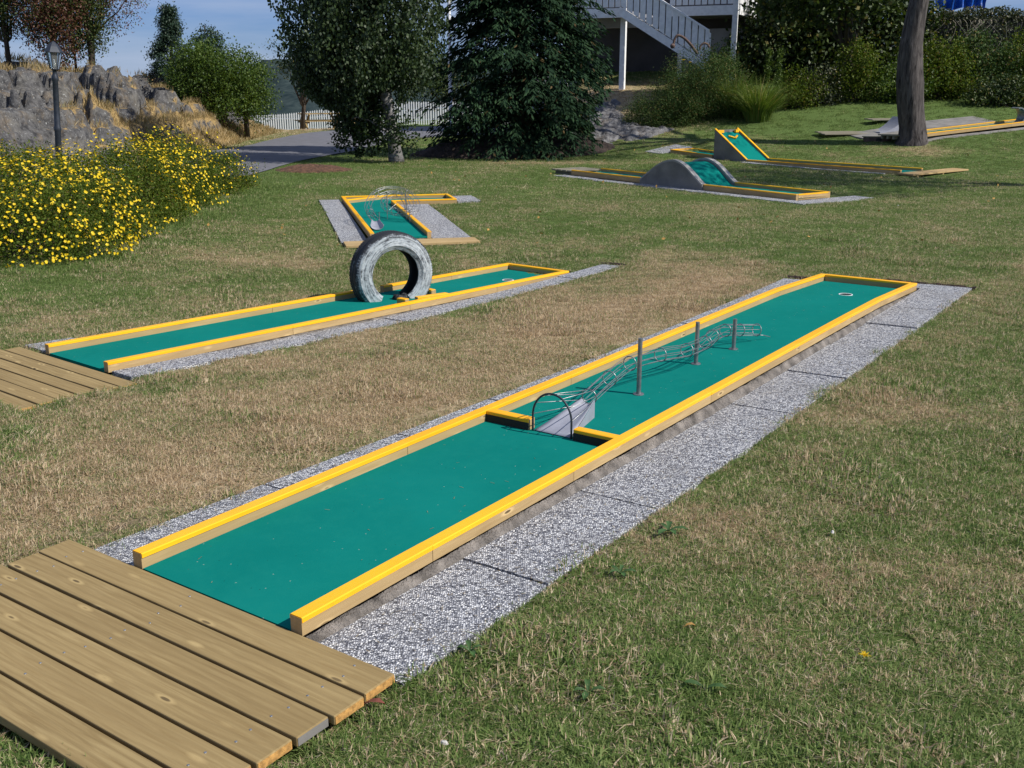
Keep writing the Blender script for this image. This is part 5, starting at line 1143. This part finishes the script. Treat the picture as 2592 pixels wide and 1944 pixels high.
def scatter_grass(name, rings, label=None):
    X = []; Y = []; S = []
    for (y0, y1, dens, sc_) in rings:
        xa, xb = -.53*y1-.8, .53*y1+.8; xa = max(xa, -14); xb = min(xb, 17); n = int((xb-xa)*(y1-y0)*dens)
        x = rng.uniform(xa, xb, n); y = rng.uniform(y0, y1, n); k = np.abs(x) < .53*y+.7; x, y = x[k], y[k]; X.append(x); Y.append(y); S.append(sc_*rng.uniform(.7, 1.3, len(x)))
    X = np.concatenate(X); Y = np.concatenate(Y); S = np.concatenate(S)
    k = ~(in_foot(X, Y, -.004) & (in_foot(X, Y, -.055) | (fbm(X, Y, 6, 2, 9) < .56))) & ~in_path(X, Y) & (rock_inside(X, Y) < 0) & (bareness(X, Y) < rng.uniform(.05, .55, len(X))) & ~((ledge_d(X, Y) > .05) & (Y > 26)) & (np.hypot(X-9.6, Y-25.3) > .45)
    X, Y, S = X[k], Y[k], S[k]; n = len(X); Z = ground_h(X, Y)-.002
    me = bpy.data.meshes.new(name); me.vertices.add(n); me.vertices.foreach_set('co', np.stack([X, Y, Z], 1).astype(np.float32).ravel())
    tall = 1+.7*sst(.55, .8, fbm(X, Y, 2.2, 3, 12))*(Y < 12)+.8*np.exp(-((X+4.2)/.35)**2)*(Y > 10)*(Y < 19)
    for nm_, arr in (('scl', S*tall), ('rot', rng.uniform(0, 6.283, n)), ('dry', dryness(X, Y))):
        a = me.attributes.new(nm_, 'FLOAT', 'POINT'); a.data.foreach_set('value', arr.astype(np.float32))
    a = me.attributes.new('var', 'INT', 'POINT'); a.data.foreach_set('value', rng.integers(0, 4, n).astype(np.int32))
    o = link(name, me); tag(o, kind='stuff')
    ng = bpy.data.node_groups.new('scatter', 'GeometryNodeTree'); ng.interface.new_socket('Geometry', in_out='INPUT', socket_type='NodeSocketGeometry'); ng.interface.new_socket('Geometry', in_out='OUTPUT', socket_type='NodeSocketGeometry')
    N = ng.nodes.new; gi = N('NodeGroupInput'); go = N('NodeGroupOutput'); ip = N('GeometryNodeInstanceOnPoints'); ci = N('GeometryNodeCollectionInfo')
    ci.inputs['Collection'].default_value = tc; ci.inputs['Separate Children'].default_value = True; ci.inputs['Reset Children'].default_value = True; ip.inputs['Pick Instance'].default_value = True
    def na(nm_, ty='FLOAT'):
        x = N('GeometryNodeInputNamedAttribute'); x.data_type = ty; x.inputs['Name'].default_value = nm_; return x.outputs['Attribute']
    cx_ = N('ShaderNodeCombineXYZ'); ng.links.new(na('rot'), cx_.inputs[2]); er = N('FunctionNodeEulerToRotation'); ng.links.new(cx_.outputs[0], er.inputs[0])
    ng.links.new(gi.outputs[0], ip.inputs['Points']); ng.links.new(ci.outputs[0], ip.inputs['Instance']); ng.links.new(na('var', 'INT'), ip.inputs['Instance Index'])
    ng.links.new(er.outputs[0], ip.inputs['Rotation']); ng.links.new(na('scl'), ip.inputs['Scale']); ng.links.new(ip.outputs[0], go.inputs[0])
    md = o.modifiers.new('scatter', 'NODES'); md.node_group = ng; print('grass tufts', n); return o
scatter_grass('grass', [(1.6, 4.2, 1700, 1.0), (4.2, 7.0, 1150, 1.0), (7.0, 11.0, 850, 1.0), (11, 17, 450, 1.1), (17, 27, 170, 1.4), (27, 48, 22, 2.5)])
# long dry grass on the knoll
n = 90000; x = rng.uniform(-15.5, -7.9, n); y = rng.uniform(20.6, 42, n); gr = rock_gr(x, y); k = (gr > .50) & (rock_inside(x, y) > .05) & (rng.random(n) < .9); x, y = x[k], y[k]; n = len(x)
hh = rng.uniform(.08, .25, n)*(1+.6*sst(2, 4, rock_inside(x, y))); z = rock_h(x, y); dv = np.stack([rng.normal(size=n)*.35+.18, rng.normal(size=n)*.35, np.ones(n)], 1)
V, F = quads(np.stack([x, y, z+hh*.42], 1), hh, .075, .0, dv); me = np_mesh('dry_grass', V, F, M['straw'], fattr=dict(rnd=rng.random(n), rn2=rng.random(n))); tag(link('dry_grass', me), kind='stuff'); print('straw', n)

# ------------------------------------------------------------------ dry clippings blown on the felt and slabs
V_ = []; 
for _ in range(1300):
    if rng.random() < .05: s_, y_, zz = rng.uniform(.02, 7.2), rng.uniform(-.37, .37), None
    elif rng.random() < .8: s_, y_, zz = rng.uniform(.0, 7.5), -.83+.34*rng.random()**1.6, 1
    else: s_, y_, zz = rng.uniform(.0, 7.2), rng.uniform(.45, .74), 1
    x, y = F1.w(s_, y_); z = Z1(s_)+.0025 if zz is None else g(x, y)+.018
    a_ = rng.uniform(0, 6.28); L_ = rng.uniform(.003, .012); w_ = .0009; d = np.array([math.cos(a_), math.sin(a_), rng.uniform(-.05, .15)])*L_; e = np.array([-math.sin(a_), math.cos(a_), 0])*w_; c_ = np.array([x, y, z])
    V_ += [c_-d-e, c_+d-e, c_+d+e, c_-d+e]
o = link('grass_clippings', np_mesh('grass_clippings', np.array(V_), np.arange(len(V_)).reshape(-1, 4), M['straw'], fattr=dict(rnd=rng.random(len(V_)//4), rn2=rng.random(len(V_)//4)))); tag(o, kind='stuff')

def soil_edge(fr, pts, h=.022):
    V = []; n = 70; m = 6
    for i in range(n+1):
        t = i/n; a0, b0 = pts[0]; a1, b1 = pts[1]; sx, sy = a0+(a1-a0)*t, b0+(b1-b0)*t; px, py = fr.w(sx, sy); wob = .03*(float(fbm(px*3, py*3, 2.5, 3))-.5)
        for j in range(m):
            q = j/(m-1)*2-1; X, Y = fr.w(sx+q*.032+wob, sy); V.append((X-fr.o[0], Y-fr.o[1], g(X, Y)-.01+(h+.02*float(fbm(X, Y, 25, 2)))*(1-q*q)))
    F = [(i*m+j, (i+1)*m+j, (i+1)*m+j+1, i*m+j+1) for i in range(n) for j in range(m-1)]
    mb = MB(); mb.add(V, F); tag(mb.build('soil_edge', M['edge_soil'], None, True, (fr.o[0], fr.o[1], 0)), kind='structure')
M['edge_soil'] = mat_plain('edge_soil', (.060, .036, .026), .95, var=.8, scale=30, bump=1., bd=.02)
soil_edge(F1, ((7.42, .76), (7.42, -.02))); soil_edge(F1, ((7.63, -.02), (7.63, -.86))); soil_edge(F2, ((5.08, .42), (5.08, -.38))); soil_edge(F2, ((5.65, -.38), (5.65, -.68))); soil_edge(F5, ((-.05, -.52), (2.6, -.60)))

# ------------------------------------------------------------------ small things on the lawn
def leafy(name, label, cat, x, y, n, size, mat, ln=.05, group=None):
    t = tag(empty(name, (x, y, g(x, y)+.012)), label, cat, group)
    for k in range(n):
        a_ = 6.283*k/n+rng.uniform(-.3, .3); L_ = size*rng.uniform(.7, 1.15); w_ = L_*.17; d = Vector((math.cos(a_), math.sin(a_), 0)); s_ = Vector((-d.y, d.x, 0)); up = Vector((0, 0, 1)); mb = MB()
        pts = [d*L_*t_+up*(.018*math.sin(t_*2.6)) for t_ in (0, .35, .7, 1)]; ws = (.2, .8, 1., .05); vs = []
        for p, ww in zip(pts, ws): vs += [p-s_*w_*ww+up*.004, p, p+s_*w_*ww+up*.004]
        fs = []
        for i_ in range(3): o_ = i_*3; fs += [(o_, o_+3, o_+4, o_+1), (o_+1, o_+4, o_+5, o_+2)]
        mb.add(vs, fs); mb.build('leaf', mat, t, True)
    return t
weed = mat_plain('weed_leaf', (.045, .105, .022), .6, var=.4, scale=9, bump=0); brown = mat_plain('dead_leaf', (.19, .055, .035), .8, var=.5, scale=20, bump=.3); tan = mat_plain('tan_leaf', (.42, .24, .06), .8, var=.3, scale=20, bump=.3); palew = mat_plain('pale_scrap', (.55, .53, .50), .8, var=.2, scale=30, bump=.2)
leafy('weed_rosette', 'weed rosette halfway along the right side of the gravel strip', 'weed', .39, 3.37, 5, .055, weed)
leafy('weed_rosette', 'broad leaved weed below centre of the right hand lawn', 'weed', .22, 2.60, 4, .055, weed)
leafy('weed_rosette', 'pair of dark upright leaves left of the yellow dandelion', 'weed', .56, 2.62, 2, .065, weed)
leafy('weed_rosette', 'small weed rosette at the gravel edge above the others', 'weed', .62, 3.75, 5, .07, weed)
leafy('weed_rosette', 'weed tucked between gravel and deck corner', 'weed', -.13, 2.83, 4, .05, weed)
t = tag(empty('dandelion', (1.06, 2.74, .042)), 'single yellow dandelion flower in the lawn at lower right', 'flower'); blade_obj('petals', t, 'petal', 70, (0, 0, 0), .019, .008, .0030, .9, .004)
leafy('fallen_leaf', 'curled tan leaf in the grass below the gravel strip', 'leaf', .55, 2.97, 1, .04, tan)
leafy('fallen_leaf', 'crumpled red brown leaf under the near deck corner', 'leaf', -.42, 2.545, 2, .06, brown)
for lab, x, y in (('pale scrap near the bottom edge beside the deck', -.18, 2.36), ('white feather on the lawn at the right', 1.26, 3.72), ('small pale scrap at the right of the hump lane', 5.7, 15.3)):
    mb = MB(); mb.lathe([(.0001, .008), (.008, .007), (.013, .0)], 7); o = mb.build('pale_scrap', palew, loc=(x, y, g(x, y)+.016)); o.rotation_euler = (.2, .1, x); o.scale = (1, .55, 1); tag(o, lab, 'litter')
q = []
for _ in range(150):
    x, y = rng.uniform(-4, 11), rng.uniform(11, 28)
    if not in_foot(np.array([x]), np.array([y]))[0] and abs(x) < .5*y: q.append((x, y, g(x, y)+.05))
o = leaf_obj('leaf_litter', np.array(q), .055, 'petal', None, .7, 2.); tag(o, kind='stuff'); o.data.materials[0] = tan
